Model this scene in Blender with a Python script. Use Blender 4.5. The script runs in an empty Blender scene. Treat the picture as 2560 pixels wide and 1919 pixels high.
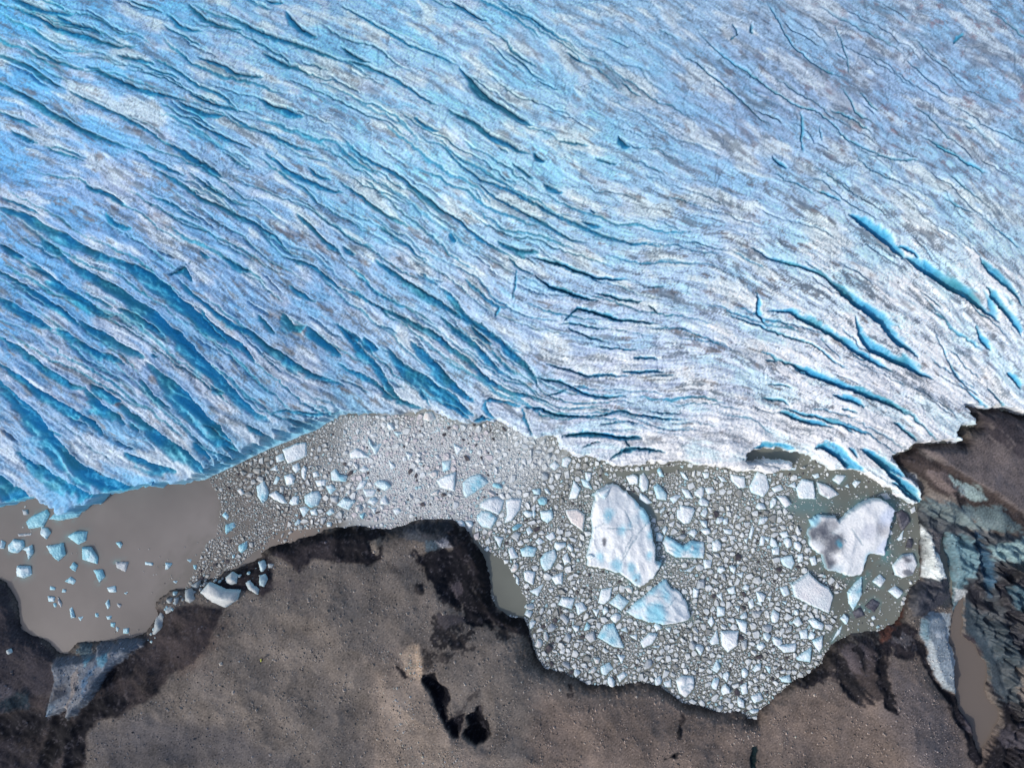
import bpy, bmesh, math, time
import numpy as np
T0 = time.time()
scene = bpy.context.scene
# ------------------------------------------------------------------ camera, sky, sun, exposure
CAM_H = 175.0                      # metres above the lagoon
MPP = 0.1                          # metres per photograph pixel at water level
cam = bpy.data.cameras.new('drone_camera'); camo = bpy.data.objects.new('drone_camera', cam)
scene.collection.objects.link(camo); scene.camera = camo
camo.location = (0, 0, CAM_H); camo.rotation_euler = (0, 0, 0)
cam.sensor_width = 36.0; cam.lens = 36.0 * CAM_H / 256.0
cam.clip_start = 1.0; cam.clip_end = 20000.0
SUN_EL = math.radians(37); SUN_FROM = math.radians(216)     # direction the light comes from, seen from above (lower left)
world = bpy.data.worlds.new('World'); scene.world = world; world.use_nodes = True
wn = world.node_tree; bg = wn.nodes['Background']
sky = wn.nodes.new('ShaderNodeTexSky'); sky.sky_type = 'NISHITA'; sky.sun_disc = False
sky.sun_elevation = SUN_EL; sky.sun_rotation = math.radians(90) - SUN_FROM
sky.air_density = 1.0; sky.dust_density = 2.0
wn.links.new(sky.outputs[0], bg.inputs[0]); bg.inputs[1].default_value = 0.15
sun = bpy.data.lights.new('sun', 'SUN'); suno = bpy.data.objects.new('sun', sun); scene.collection.objects.link(suno)
sun.energy = 2.1; sun.angle = math.radians(1.5); sun.color = (1.0, 0.95, 0.88)
from mathutils import Vector
ld = Vector((-math.cos(SUN_FROM)*math.cos(SUN_EL), -math.sin(SUN_FROM)*math.cos(SUN_EL), -math.sin(SUN_EL)))
suno.rotation_euler = ld.to_track_quat('-Z', 'Y').to_euler(); suno.location = (-100, -80, 120)
scene.view_settings.view_transform = 'Standard'; scene.view_settings.look = 'None'
scene.view_settings.exposure = 0.08; scene.view_settings.gamma = 1.0
scene.view_settings.use_curve_mapping = False
try:
    scene.cycles.max_bounces = 4; scene.cycles.diffuse_bounces = 3; scene.cycles.use_denoising = True
except Exception: pass

# ------------------------------------------------------------------ helpers
rng = np.random.default_rng(7)
STEP = 2.5
us = np.arange(-120, 2680.1, STEP); vs = np.arange(-120, 2040.1, STEP)
NU, NV = len(us), len(vs)
U, V = np.meshgrid(us, vs); U = U.astype(np.float32); V = V.astype(np.float32)
SH = U.shape

def smooth(a, b, x):
    t = np.clip((x - a) / (b - a), 0, 1); return t * t * (3 - 2 * t)
def mixc(a, b, m): return a * (1 - m[..., None]) + (np.asarray(b, np.float32) if np.ndim(b) == 1 else b) * m[..., None]
def lin(c):
    c = np.asarray(c, np.float32) / 255.0
    return np.where(c <= 0.04045, c / 12.92, ((c + 0.055) / 1.055) ** 2.4)
def noise(shape, lo, hi, beta=1.6, seed=0, aniso=1.0):
    """band limited random field; lo/hi are wavelengths in cells"""
    r = np.random.default_rng(seed)
    f = np.fft.rfft2(r.standard_normal(shape))
    ky = np.fft.fftfreq(shape[0])[:, None]; kx = np.fft.rfftfreq(shape[1])[None, :]
    k = np.sqrt(kx ** 2 + (ky * aniso) ** 2) + 1e-9
    w = k ** (-beta) * (k < 1.0 / lo) * (k > 1.0 / hi)
    n = np.fft.irfft2(f * w, s=shape)
    n -= n.mean(); n /= n.std() + 1e-9
    return n.astype(np.float32)
def blur(a, s):
    p = int(3 * s) + 2
    b = np.pad(a, p, mode='edge')
    ky = np.fft.fftfreq(b.shape[0])[:, None]; kx = np.fft.rfftfreq(b.shape[1])[None, :]
    g = np.exp(-2 * (math.pi * s) ** 2 * (kx ** 2 + ky ** 2))
    return np.fft.irfft2(np.fft.rfft2(b) * g, s=b.shape)[p:-p, p:-p].astype(np.float32)
def up(c, cu, cv):
    t = np.stack([np.interp(us, cu, r) for r in c])
    i = np.clip(np.searchsorted(cv, vs) - 1, 0, len(cv) - 2)
    f = np.clip((vs - cv[i]) / (cv[i + 1] - cv[i]), 0, 1)[:, None]
    return (t[i] * (1 - f) + t[i + 1] * f).astype(np.float32)
def inside(poly, X, Y):
    m = np.zeros(X.shape, bool); n = len(poly)
    for i in range(n):
        x0, y0 = poly[i]; x1, y1 = poly[(i + 1) % n]
        if y0 == y1: continue
        c = (y0 > Y) != (y1 > Y)
        m ^= c & (X < (x1 - x0) * (Y - y0) / (y1 - y0) + x0)
    return m
def segdist(poly, X, Y, closed=True):
    d = np.full(X.shape, 1e9, np.float32); n = len(poly)
    for i in range(n if closed else n - 1):
        ax, ay = poly[i]; bx, by = poly[(i + 1) % n]
        ex, ey = bx - ax, by - ay; L = ex * ex + ey * ey + 1e-9
        t = np.clip(((X - ax) * ex + (Y - ay) * ey) / L, 0, 1)
        d = np.minimum(d, (X - ax - t * ex) ** 2 + (Y - ay - t * ey) ** 2)
    return np.sqrt(d)
CU = np.arange(-120, 2690, 10.0); CV = np.arange(-120, 2050, 10.0)
CX, CY = np.meshgrid(CU, CV)
def sdf(poly):
    """signed distance in photo px, positive inside"""
    d = segdist(poly, CX, CY); s = np.where(inside(poly, CX, CY), d, -d)
    return up(s, CU, CV)
def sdf_fine(poly, margin=60):
    P = np.array(poly); out = np.full(SH, -999, np.float32)
    i0 = max(0, int((P[:, 0].min() - margin + 120) / STEP)); i1 = min(NU, int((P[:, 0].max() + margin + 120) / STEP) + 1)
    j0 = max(0, int((P[:, 1].min() - margin + 120) / STEP)); j1 = min(NV, int((P[:, 1].max() + margin + 120) / STEP) + 1)
    if i1 <= i0 or j1 <= j0: return out
    X = U[j0:j1, i0:i1]; Y = V[j0:j1, i0:i1]
    X = X + WX[j0:j1, i0:i1] ; Y = Y + WY[j0:j1, i0:i1]
    d = segdist(poly, X, Y); out[j0:j1, i0:i1] = np.where(inside(poly, X, Y), d, -d)
    return out
CROP = {1: (0, 0, .389), 2: (850, 0, .389), 3: (1700, 0, .389), 4: (0, 640, .389), 5: (850, 640, .389), 6: (1700, 640, .389),
        7: (0, 1274, .389), 8: (850, 1274, .389), 9: (1700, 1274, .389), 10: (500, 980, .2985), 11: (1100, 1000, .2985),
        0: (0, 0, 1.0), 12: (2250, 1380, .1401), 13: (2150, 1080, .1858), 14: (0, 1600, .19)}
def pts(k, s):
    ox, oy, f = CROP[k]
    return [(ox + f * float(a), oy + f * float(b)) for a, b in (p.split(',') for p in s.split())]
# domain warp so that traced edges are ragged
WX = noise(SH, 3, 40, 1.3, 11) * 1.3 + noise(SH, 30, 160, 1.5, 12) * 3.0
WY = noise(SH, 3, 40, 1.3, 13) * 1.3 + noise(SH, 30, 160, 1.5, 14) * 3.0

# ------------------------------------------------------------------ outlines
FRONT = pts(0, "-200,1285 0,1270 60,1252 97,1247 118,1262 130,1272 150,1282 175,1286 200,1276 233,1262 250,1240 272,1239 300,1234 335,1225 389,1216 440,1211 486,1206 525,1192 564,1173 622,1146 681,1118 739,1095 797,1072 830,1052 850,1037 920,1036 986,1034 1068,1026 1099,1034 1122,1048 1160,1056 1192,1060 1239,1054 1278,1072 1310,1090 1325,1096 1360,1090 1395,1089 1398,1122 1425,1134 1457,1146 1485,1150 1511,1157 1535,1165 1562,1170 1609,1163 1660,1156 1710,1155 1778,1165 1856,1176 1906,1180 1965,1176 2023,1172 1990,1158 1955,1150 1910,1146 1870,1150 1880,1136 1920,1126 1960,1123 2000,1132 2035,1152 2089,1174 2167,1186 2200,1204 2225,1224 2276,1262 2291,1285")
MORAINE_EDGE = pts(0, "2303,1247 2307,1220 2264,1177 2237,1142 2280,1126 2295,1109 2350,1108 2416,1107 2400,1085 2406,1066 2451,1066 2436,1040 2424,1013 2459,1019 2482,1023 2490,1017 2536,1027 2560,1037 2800,1060")
GLACIER = FRONT + MORAINE_EDGE + [(2800, -400), (-300, -400)]
SHORE = pts(0, "2291,1285 2295,1274 2299,1313 2303,1441 2299,1457 2272,1468 2264,1507 2258,1527 2240,1560 2194,1581 2167,1581 2128,1585 2089,1608 2062,1636 2058,1663 2031,1678 1988,1702 1941,1741 1902,1776 1894,1799 1875,1799 1856,1780 1797,1782 1758,1766 1706,1756 1686,1741 1659,1721 1620,1706 1580,1710 1531,1716 1472,1712 1434,1694 1406,1679 1360,1671 1344,1647 1332,1609 1321,1570 1309,1546 1274,1539 1243,1523 1229,1492 1225,1437 1216,1402 1192,1363 1169,1325 1146,1307 1099,1297 1037,1299 1006,1313 967,1325 901,1315 860,1317 836,1319 778,1336 720,1358 681,1362 657,1379 646,1398 603,1418 556,1430 545,1445 502,1451 463,1472 428,1474 401,1492 385,1507 383,1527 393,1535 373,1562 362,1585 323,1597 253,1605 194,1605 171,1624 156,1638 136,1636 128,1616 105,1597 70,1591 47,1574 43,1539 37,1500 16,1465 0,1449 -200,1400")
LAND = MORAINE_EDGE[::-1] + SHORE + [(-400, 2400), (2900, 2400)]
POND_A = pts(0, "2368,1335 2361,1371 2361,1380 2362,1415 2373,1443 2375,1464 2377,1489 2379,1514 2383,1517 2384,1492 2386,1450 2386,1422 2382,1401 2377,1380 2372,1350")
POND_B = pts(0, "2412,1490 2397,1503 2387,1520 2383,1537 2382,1555 2384,1576 2386,1600 2396,1620 2398,1663 2400,1721 2404,1780 2412,1795 2431,1811 2435,1850 2455,1894 2466,1869 2482,1846 2486,1822 2501,1807 2503,1790 2501,1776 2474,1752 2470,1721 2478,1694 2474,1663 2458,1643 2447,1616 2427,1597 2416,1590 2417,1560 2413,1530")
dG = sdf(GLACIER); dL = sdf(LAND)
rag = noise(SH, 3, 30, 1.2, 21)
rg_ = np.interp(U, [480, 560, 790, 870], [1, .22, .22, 1]).astype(np.float32)
dG = dG + (rag * 2.2 + noise(SH, 20, 60, 1.3, 22) * 2.0) * rg_
dL = dL + rag * 1.6
dG = np.where(dG > -dL * 0 - 1e9, dG, dG)
pA = sdf_fine(POND_A, 220); pB = sdf_fine(POND_B, 220); dP = np.maximum(pA, pB)

# ------------------------------------------------------------------ crevasses, traced:  width:points
CREV = {1: """45:-50,520 0,545 250,680 400,740 600,850 850,970|30:850,970 1000,1040 1190,1135|35:960,1075 1150,1165 1400,1310 1600,1420 1780,1520 1900,1658
40:80,50 300,140 500,200 650,260 900,310|45:370,100 560,170 670,220|30:170,290 350,375 540,435|40:540,410 700,470 960,580 1190,630
35:-40,340 0,360 150,420 230,460 420,570|30:420,575 600,650 780,740 1000,870 1080,945|45:1060,920 1180,970 1300,1050 1430,1140|25:1220,1110 1400,1230 1600,1340
25:-20,710 0,720 100,760 230,820|30:60,840 240,910|15:270,930 400,985 550,1050|30:0,1260 120,1310 250,1375|75:-40,1310 0,1330 150,1370 300,1450 480,1540 600,1600 720,1658 800,1720
50:260,1530 370,1600 440,1658|50:0,1580 100,1620 170,1658|45:560,1180 700,1230 790,1310|40:660,1350 720,1410 830,1470|15:1040,180 1150,220 1290,285
30:750,345 900,380 1010,420|22:1000,385 1150,460 1280,530 1440,610 1550,715|40:1270,350 1400,400 1520,460 1700,495|35:1690,340 1850,410 2000,465
35:1210,580 1350,650 1500,690 1560,710|45:1130,640 1300,710 1450,735|60:1680,620 1800,680 1950,760|35:1200,755 1350,840 1480,900 1620,960
25:1450,710 1600,810 1780,870 1900,920 2030,970|50:1820,80 1930,180 2040,235|35:1190,30 1300,110 1430,170 1560,190|25:820,0 950,50 1040,105
40:1430,80 1560,140 1700,210 1850,270 2000,300 2211,390|60:100,0 300,60 480,85|25:1980,1070 2060,1120 2140,1160|40:1700,985 1900,1100 2100,1200 2211,1240
20:960,1240 1130,1310 1300,1440|25:1290,1610 1350,1658|40:1900,1380 2050,1520 2180,1620|30:1060,110 1150,160 1310,205|25:1700,0 1820,25""",
2: """22:0,20 200,130 400,245 600,350 750,420|70:750,430 850,520 1000,640 1150,740 1250,800|34:0,880 150,980 350,1090 500,1210 750,1410 900,1520 1100,1640 1150,1658
28:610,900 750,1040 900,1150 1100,1220 1300,1330 1500,1420 1700,1510 1850,1560 2140,1590|28:870,1170 1000,1270 1150,1350 1350,1450 1500,1530 1600,1560
45:690,700 850,780 1000,880 1150,950 1240,985|45:1260,980 1330,1040|25:1100,1050 1180,1100 1250,1150|40:1310,1180 1440,1240|40:720,0 850,80 950,135
20:1010,0 1100,70 1250,130 1350,200 1500,290|18:1080,280 1180,360 1290,420|15:1080,320 1200,400 1330,520|25:1460,340 1570,400|30:470,750 600,820 640,840
35:0,290 120,350 200,400|30:0,370 150,400 350,500 500,600 650,680|30:0,1170 150,1270 300,1380 440,1470|25:10,1580 100,1640|30:1560,1420 1680,1450
40:1020,1540 1150,1600 1300,1620|20:1410,900 1600,945|20:1640,1010 1780,1050|50:1780,870 1870,940|40:700,1500 740,1560|25:1600,1330 1630,1365|20:270,1450 350,1530|22:230,1450 430,1560 560,1658""",
3: """18:0,340 200,480 350,610 500,740 610,820|16:100,170 250,330 400,450 600,580 750,670 900,740 1050,880 1200,960 1350,1010 1630,1060|12:560,0 640,150 700,270 850,400 1000,480 1100,520
8:990,150 1050,280 1090,400 1095,480|14:1020,560 1080,650 1100,730 1250,780|12:1140,590 1230,680 1280,700|12:1220,990 1400,1010 1560,1050|16:770,700 780,850 790,1000|12:880,830 910,920
75:1090,1370 1200,1480 1350,1590 1450,1658|40:1400,1560 1550,1658|30:450,1580 550,1640 700,1700|14:1700,1270 1800,1320 1900,1360|12:1740,1120 1850,1200 1950,1280
25:1600,880 1700,960 1850,1050 1990,1110|12:1950,1400 2100,1520 2211,1600|30:1760,290 1800,240 1830,220|20:450,150 460,220|16:340,130 370,200 320,240|30:580,1000 690,1070|25:900,1230 1050,1290""",
4: """115:370,-40 440,20 600,110 700,180 850,290 1000,370 1150,490 1250,610 1400,770 1500,870 1600,960 1750,1060|110:690,0 850,60 950,110 1100,200 1200,290 1300,400 1400,500 1460,570
60:1160,150 1300,270 1400,360 1500,430 1600,480 1700,560 1850,660 2000,740 2211,830|60:1270,320 1330,400 1450,500 1550,580 1640,700|50:-30,70 0,90 150,180 300,270 400,350 510,440
75:180,10 350,140 450,210 560,290 720,400|85:500,400 650,470 780,560 930,660|20:540,230 650,290 720,340|50:740,340 880,400 1030,490|70:-40,250 0,270 120,330 280,440 330,460
60:330,450 480,520 600,600 720,640 800,700|55:-30,500 0,530 150,600 300,720 450,820 560,870|65:-30,680 0,700 100,740 250,850 400,950 520,1020 600,1070 670,1160
115:930,680 1050,750 1180,860 1300,1000 1420,1120 1530,1250|60:570,830 700,880 780,930|90:530,850 650,950 760,1030 790,1090|105:760,940 900,1040 1000,1110 1100,1190 1200,1270 1350,1390
140:-60,740 0,810 120,900 250,1030 330,1160 500,1330 600,1400 700,1440 850,1465 1000,1460|80:100,1250 250,1350 400,1450 550,1520 650,1540|70:800,1260 950,1320 1100,1370 1150,1400
150:-60,1360 0,1400 100,1460 180,1500 250,1560|30:820,1060 880,1120|50:1240,1190 1320,1250 1360,1310|60:1300,1080 1420,1170 1540,1250|40:1590,1080 1680,1130 1700,1160
26:1740,1000 1830,965 2010,990 2211,1005|90:1950,450 2050,510 2130,570 2211,650|60:1100,130 1190,60 1250,150|40:1430,0 1600,100|30:1850,180 1950,230 2030,290|32:965,630 1005,655
80:1810,360 1880,440 1950,450|35:1650,380 1770,490|30:1820,0 2000,60 2150,170 2211,220|40:1350,850 1440,900|40:900,780 1000,880 1100,960""",
5: """50:-40,430 0,440 120,560 230,700 330,830 400,920 560,990|60:50,480 140,540|35:0,690 100,740 230,800 320,880 400,930|105:290,590 400,690 560,780 680,850 750,910 880,1030
80:440,550 560,620 680,740 760,830 880,930|60:150,520 240,600|50:220,20 370,100 480,180 620,280 750,370 830,430|62:630,200 730,270 810,370 930,450 1040,530 1120,620 1200,700 1240,770 1280,830
50:640,400 800,500 900,580 960,650 1060,760|35:850,450 960,540 1000,570|24:780,130 900,220 1020,310 1100,350|20:1020,400 1025,360 1040,320
40:0,200 120,240 250,320 400,400 560,480 700,570 830,660 960,780 1100,870 1250,910 1380,960|30:910,920 980,910 1080,930 1160,970|35:1160,970 1280,985 1380,1020 1460,1020 1650,1040
24:1440,1025 1600,1030 1800,1010 2000,1030 2211,1040|30:1250,770 1400,800 1500,840 1620,890 1720,910 1860,915|24:1310,700 1450,730 1600,765 1750,765 1880,770|30:1810,740 1960,745 2100,740
12:2000,765 2170,760|24:1080,0 1150,60 1250,110|38:1250,110 1350,180 1500,250 1670,280|35:1240,0 1400,30 1550,100 1700,150 1850,160|24:1630,230 1800,270 1960,270|12:1940,190 2100,190
38:1430,430 1480,380 1520,340 1650,360 1800,400 2030,410|18:1400,440 1550,450 1720,475|18:1440,470 1600,530 1750,560|15:1640,590 1800,590 1930,600|20:1880,650 2050,655|10:1130,70 1120,200 1110,290
50:1400,1160 1560,1140 1700,1160 1850,1180 1960,1180|34:1730,1310 1800,1270 1880,1240 2100,1255|18:1840,1190 1880,1240|15:1670,1080 1800,1080|15:1820,1070 1930,1085|13:1980,1000 2211,1000
22:1160,970 1200,1050 1240,1150|30:930,920 950,980 1010,1050|22:1310,890 1400,870 1480,850|18:1550,1230 1620,1210 1680,1205|35:650,930 760,980 850,1040|35:880,1060 930,1020 1000,1060|18:1510,830 1620,830|22:1980,290 2040,350|40:510,850 560,920|22:980,600 1060,690 1150,770""",
6: """115:1420,0 1550,90 1700,190 1850,280 1950,350 2050,440|75:1980,190 2010,270 2070,370 2140,450 2200,520|55:1930,0 1980,100 2070,190 2211,320|90:950,170 1050,260 1200,350 1300,440 1400,560 1530,670
30:580,0 730,60 900,140 1050,220 1150,290|52:550,340 700,370 850,450 1000,530 1150,620 1380,750|16:280,370 450,420 600,480 800,550 900,610 1000,670 1110,730|52:640,660 800,740 900,800 1050,850 1200,910 1350,960 1500,1030
18:560,655 640,670|36:980,885 1100,930 1200,975|14:1040,965 1150,1010|35:620,1000 750,1040 900,1080 1000,1100|26:650,980 850,1020 1000,1070 1150,1130 1250,1170|30:1360,1070 1430,1130 1530,1200
70:1130,370 1150,500 1230,600 1400,690 1550,780 1650,800|18:540,910 710,960|14:570,815 720,860|80:860,1225 930,1230 1000,1290 1050,1350 1200,1390|85:1160,1230 1250,1330 1350,1420 1530,1560|42:1350,1450 1450,1530 1560,1590
25:1080,1225 1150,1290|15:1650,490 1700,640 1740,720 1850,850 1930,900|40:1900,440 1930,530 2020,600|40:2110,740 2211,850|22:1990,850 2070,950 2130,990|50:450,1240 550,1230 700,1260 830,1350|30:480,230 490,350 550,430"""}
crev = []
for k, s in CREV.items():
    for item in s.replace('\n', '|').split('|'):
        w, p = item.split(':'); crev.append((pts(k, p), float(w) * .389, k))
# flow direction, from the traced crevasses
sx = []; 
for P, w, k in crev:
    for a, b in zip(P[:-1], P[1:]):
        dx, dy = b[0] - a[0], b[1] - a[1]; L = math.hypot(dx, dy)
        if L < 8: continue
        dx /= L; dy /= L
        if dx < 0: dx, dy = -dx, -dy
        if dx < 0.35 or k == 3: continue
        sx.append(((a[0] + b[0]) / 2, (a[1] + b[1]) / 2, dx, dy, L))
sx = np.array(sx + [(2300, 100, .84, .54, 90), (2500, 350, .84, .54, 90), (1900, 150, .84, .54, 90), (2150, 400, .84, .54, 90), (2400, 700, .72, .69, 90), (2100, 30, .84, .54, 90), (2550, 50, .84, .54, 90), (1750, 350, .86, .5, 90)])
gu = np.arange(-120, 2690, 40.0); gv = np.arange(-120, 2050, 40.0); GX, GY = np.meshgrid(gu, gv)
w = np.exp(-((GX[..., None] - sx[:, 0]) ** 2 + (GY[..., None] - sx[:, 1]) ** 2) / (2 * 95.0 ** 2)) * sx[:, 4] + 1e-6 * sx[:, 4]
DX = (w * sx[:, 2]).sum(-1); DY = (w * sx[:, 3]).sum(-1)
DX = up(DX / np.hypot(DX, DY), gu, gv); DY = up(DY, gu, gv)
DY = up((w * sx[:, 3]).sum(-1) / np.hypot((w * sx[:, 2]).sum(-1), (w * sx[:, 3]).sum(-1)), gu, gv)
ang = np.arctan2(DY, DX) + noise(SH, 20, 120, 1.4, 31) * 0.09 + noise(SH, 6, 16, 1.0, 32) * 0.07
DX = np.cos(ang).astype(np.float32); DY = np.sin(ang).astype(np.float32)

def lic(fields, steps, st=1.5, rows=None):
    """smear random fields along the flow"""
    j0, j1 = rows if rows else (0, NV)
    S = np.stack([f.ravel() for f in fields], 1)
    acc = np.zeros(((j1 - j0) * NU, len(fields)), np.float32); wsum = 0
    base_i, base_j = np.meshgrid(np.arange(NU, dtype=np.float32), np.arange(j0, j1, dtype=np.float32))
    Dx, Dy = DX.ravel(), DY.ravel()
    for sg in (1, -1):
        x = base_i.ravel().copy(); y = base_j.ravel().copy()
        for n in range(steps):
            idx = np.clip(np.rint(y), 0, NV - 1).astype(np.int32) * NU + np.clip(np.rint(x), 0, NU - 1).astype(np.int32)
            wt = 0.5 + 0.5 * math.cos(math.pi * n / steps)
            acc += S[idx] * wt; wsum += wt
            x += sg * st * Dx[idx]; y += sg * st * Dy[idx]
    out = acc / wsum
    res = []
    for c in range(len(fields)):
        o = np.zeros(SH, np.float32); q = out[:, c].reshape(j1 - j0, NU); q = (q - q.mean()) / q.std(); o[j0:j1] = q; res.append(o)
    return res
JR = int((1330 + 120) / STEP)
L_fine, L_mid, L_hair = lic([noise(SH, 2, 7, 0.3, 41), noise(SH, 6, 26, 0.8, 42), noise(SH, 4, 16, 0.6, 43)], 13, 1.4, (0, NV))
L_big, L_dirt = lic([noise(SH, 14, 90, 1.3, 44), noise(SH, 6, 50, 1.0, 48)], 22, 2.2, (0, NV))
L_spot, L_micro = lic([noise(SH, 3, 20, 0.9, 46), noise(SH, 2, 5, 0.0, 47)], 6, 1.3)
print('lic', time.time() - T0)

Uw = U + WX * 0.9; Vw = V + WY * 0.9
cdepth = np.zeros(SH, np.float32); cblue = np.zeros(SH, np.float32); lip = np.zeros(SH, np.float32); cedge = np.zeros(SH, np.float32)
def add_crevasse(P, w, side, depth, blue, power=1.2):
    P = np.array(P, float)
    if P[-1, 0] < P[0, 0]: P = P[::-1]
    m = w + 12
    i0 = max(0, int((P[:, 0].min() - m + 120) / STEP)); i1 = min(NU, int((P[:, 0].max() + m + 120) / STEP) + 2)
    j0 = max(0, int((P[:, 1].min() - m + 120) / STEP)); j1 = min(NV, int((P[:, 1].max() + m + 120) / STEP) + 2)
    if i1 - i0 < 2 or j1 - j0 < 2: return
    X = Uw[j0:j1, i0:i1]; Y = Vw[j0:j1, i0:i1]
    best = np.full(X.shape, 1e9, np.float32); sd = np.zeros_like(best); fr = np.zeros_like(best)
    seg = np.hypot(*(P[1:] - P[:-1]).T); tot = seg.sum(); a0 = 0
    for i in range(len(P) - 1):
        ax, ay = P[i]; ex, ey = P[i + 1] - P[i]; L = seg[i] + 1e-6
        t = ((X - ax) * ex + (Y - ay) * ey) / L ** 2; tc = np.clip(t, 0, 1)
        dx = X - ax - tc * ex; dy = Y - ay - tc * ey; d = np.hypot(dx, dy)
        cr = (ex * (Y - ay) - ey * (X - ax)) / L
        b = d < best
        best[b] = d[b]; sd[b] = (np.sign(cr) * d)[b]; fr[b] = ((a0 + tc * L) / tot)[b]
        a0 += L
    tap = np.clip(4 * fr * (1 - fr), 0, 1) ** 0.65
    wl = w * tap * (0.8 + 0.25 * L_mid[j0:j1, i0:i1] * 0.6) + 0.6
    if side == 0: t = best / (wl * 0.55)
    else: t = np.where(sd * side >= -1.3, np.clip(sd * side, 0, None) / wl, 9 + 0 * best)
    k = np.clip(1 - t, 0, 1)
    prof = k ** power
    tapd = np.clip(4 * fr * (1 - fr), 0, 1) ** 0.5
    D = depth * prof * tapd; cd = cdepth[j0:j1, i0:i1]; cd[...] = np.maximum(cd, D)
    B = blue * np.clip(k * 1.6, 0, 1) ** 0.8 * np.clip(tapd * 1.3, 0, 1); cb = cblue[j0:j1, i0:i1]; cb[...] = np.maximum(cb, B)
    E = np.clip(1 - best / 3.4, 0, 1) * blue * np.clip(tapd * 1.4 - .1, 0, 1) * (0.55 + .45 * (np.abs(sd) < 9)); ce = cedge[j0:j1, i0:i1]; ce[...] = np.maximum(ce, E)
    if side:
        l = np.clip(1 - np.abs(sd * side + 4) / 3.5, 0, 1) * tapd; lp = lip[j0:j1, i0:i1]; lp[...] = np.maximum(lp, l)
STRONG = 0
for P, w, k in crev:
    mu = np.mean([p[0] for p in P])
    side = 1 if k in (1, 2, 4) or (k == 5 and mu < 1330) else (-1 if (k == 6 or mu > 1950) else 0)
    wm = w * MPP
    dep = min(3.0, 0.3 + (0.50 if side > 0 else .72) * wm) if side else min(2.8, 0.5 + 1.1 * wm)
    bl = float(np.clip(0.45 + 0.32 * wm, 0, 1.0))
    if k == 3 and w < 12: bl *= 0.75; dep *= 0.7
    add_crevasse(P, w * (1.15 if side else 1.0), side, dep, bl)
# smaller procedural companions along the flow
r2 = np.random.default_rng(5)
def trace(u0, v0, n, turn=0.0, cross=0.0):
    out = [(u0, v0)]; u, v = u0, v0
    for _ in range(n):
        i = int(np.clip((u + 120) / STEP, 0, NU - 1)); j = int(np.clip((v + 120) / STEP, 0, NV - 1))
        a = math.atan2(DY[j, i], DX[j, i]) + cross + r2.normal(0, 0.16)
        u += 12 * math.cos(a); v += 12 * math.sin(a); out.append((u, v))
    return out
for _ in range(170):
    u0 = r2.uniform(-60, 2600); v0 = r2.uniform(-60, 1160)
    i = int((u0 + 120) / STEP); j = int((v0 + 120) / STEP)
    if dG[j, i] < 12: continue
    n = int(r2.integers(3, 14)); w = r2.uniform(2.0, 8.0) * (1.25 if u0 < 1200 else 0.8)
    side = 1 if u0 < 1250 else (-1 if u0 > 1900 else 0)
    add_crevasse(trace(u0, v0, n), w, side, 0.2 + w * .07, r2.uniform(0.1, 0.5))
for _ in range(210):
    u0 = r2.uniform(-120, 2400); v0 = r2.uniform(-100, 1050)
    i = int((u0 + 120) / STEP); j = int((v0 + 120) / STEP)
    if dG[j, i] < 30: continue
    n = int(r2.integers(14, 42)) if u0 < 1500 else int(r2.integers(8, 24))
    add_crevasse(trace(u0, v0, n), 2.2 + 9 * r2.random() ** 2.2, 1 if u0 < 1400 else (-1 if u0 > 1900 else 0), r2.uniform(.2, .5), r2.uniform(.25, .7) if u0 < 1500 or v0 > 600 else r2.uniform(.1, .3))
crk = np.zeros(SH, np.float32)
def hair(P, amp):
    P = np.array(P); q0 = np.round((P + 120) / STEP).astype(int)
    for a, b in zip(q0[:-1], q0[1:]):
        n = int(max(abs(b - a).max(), 1)) + 1
        ii = np.round(np.linspace(a[0], b[0], n) + r2.normal(0, .35, n)).astype(int); jj = np.round(np.linspace(a[1], b[1], n) + r2.normal(0, .35, n)).astype(int)
        ok = (ii >= 0) & (ii < NU) & (jj >= 0) & (jj < NV); crk[jj[ok], ii[ok]] = np.maximum(crk[jj[ok], ii[ok]], amp)
for _ in range(170):
    u0 = r2.uniform(-60, 2640); v0 = r2.uniform(-60, 1130); am = r2.uniform(.3, .9)
    for q in range(int(r2.integers(3, 9))):
        a = r2.uniform(0, 6.28); L = r2.integers(1, 6); P = [(u0 + r2.normal(0, 5), v0 + r2.normal(0, 5))]
        for _q in range(L): a += r2.normal(0, .35); P.append((P[-1][0] + 9 * math.cos(a), P[-1][1] + 9 * math.sin(a)))
        hair(P, am * r2.uniform(.5, 1))
for _ in range(3600):
    u0 = r2.uniform(-60, 2640); v0 = r2.uniform(-60, 1160)
    c = r2.choice([0, 0, 0.25, -0.3, 1.1, -0.9, 1.5, 0.6])
    hair(trace(u0, v0, int(r2.integers(2, 9)), cross=c), r2.uniform(0.15, 0.8))
print('crevasses', time.time() - T0)

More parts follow.
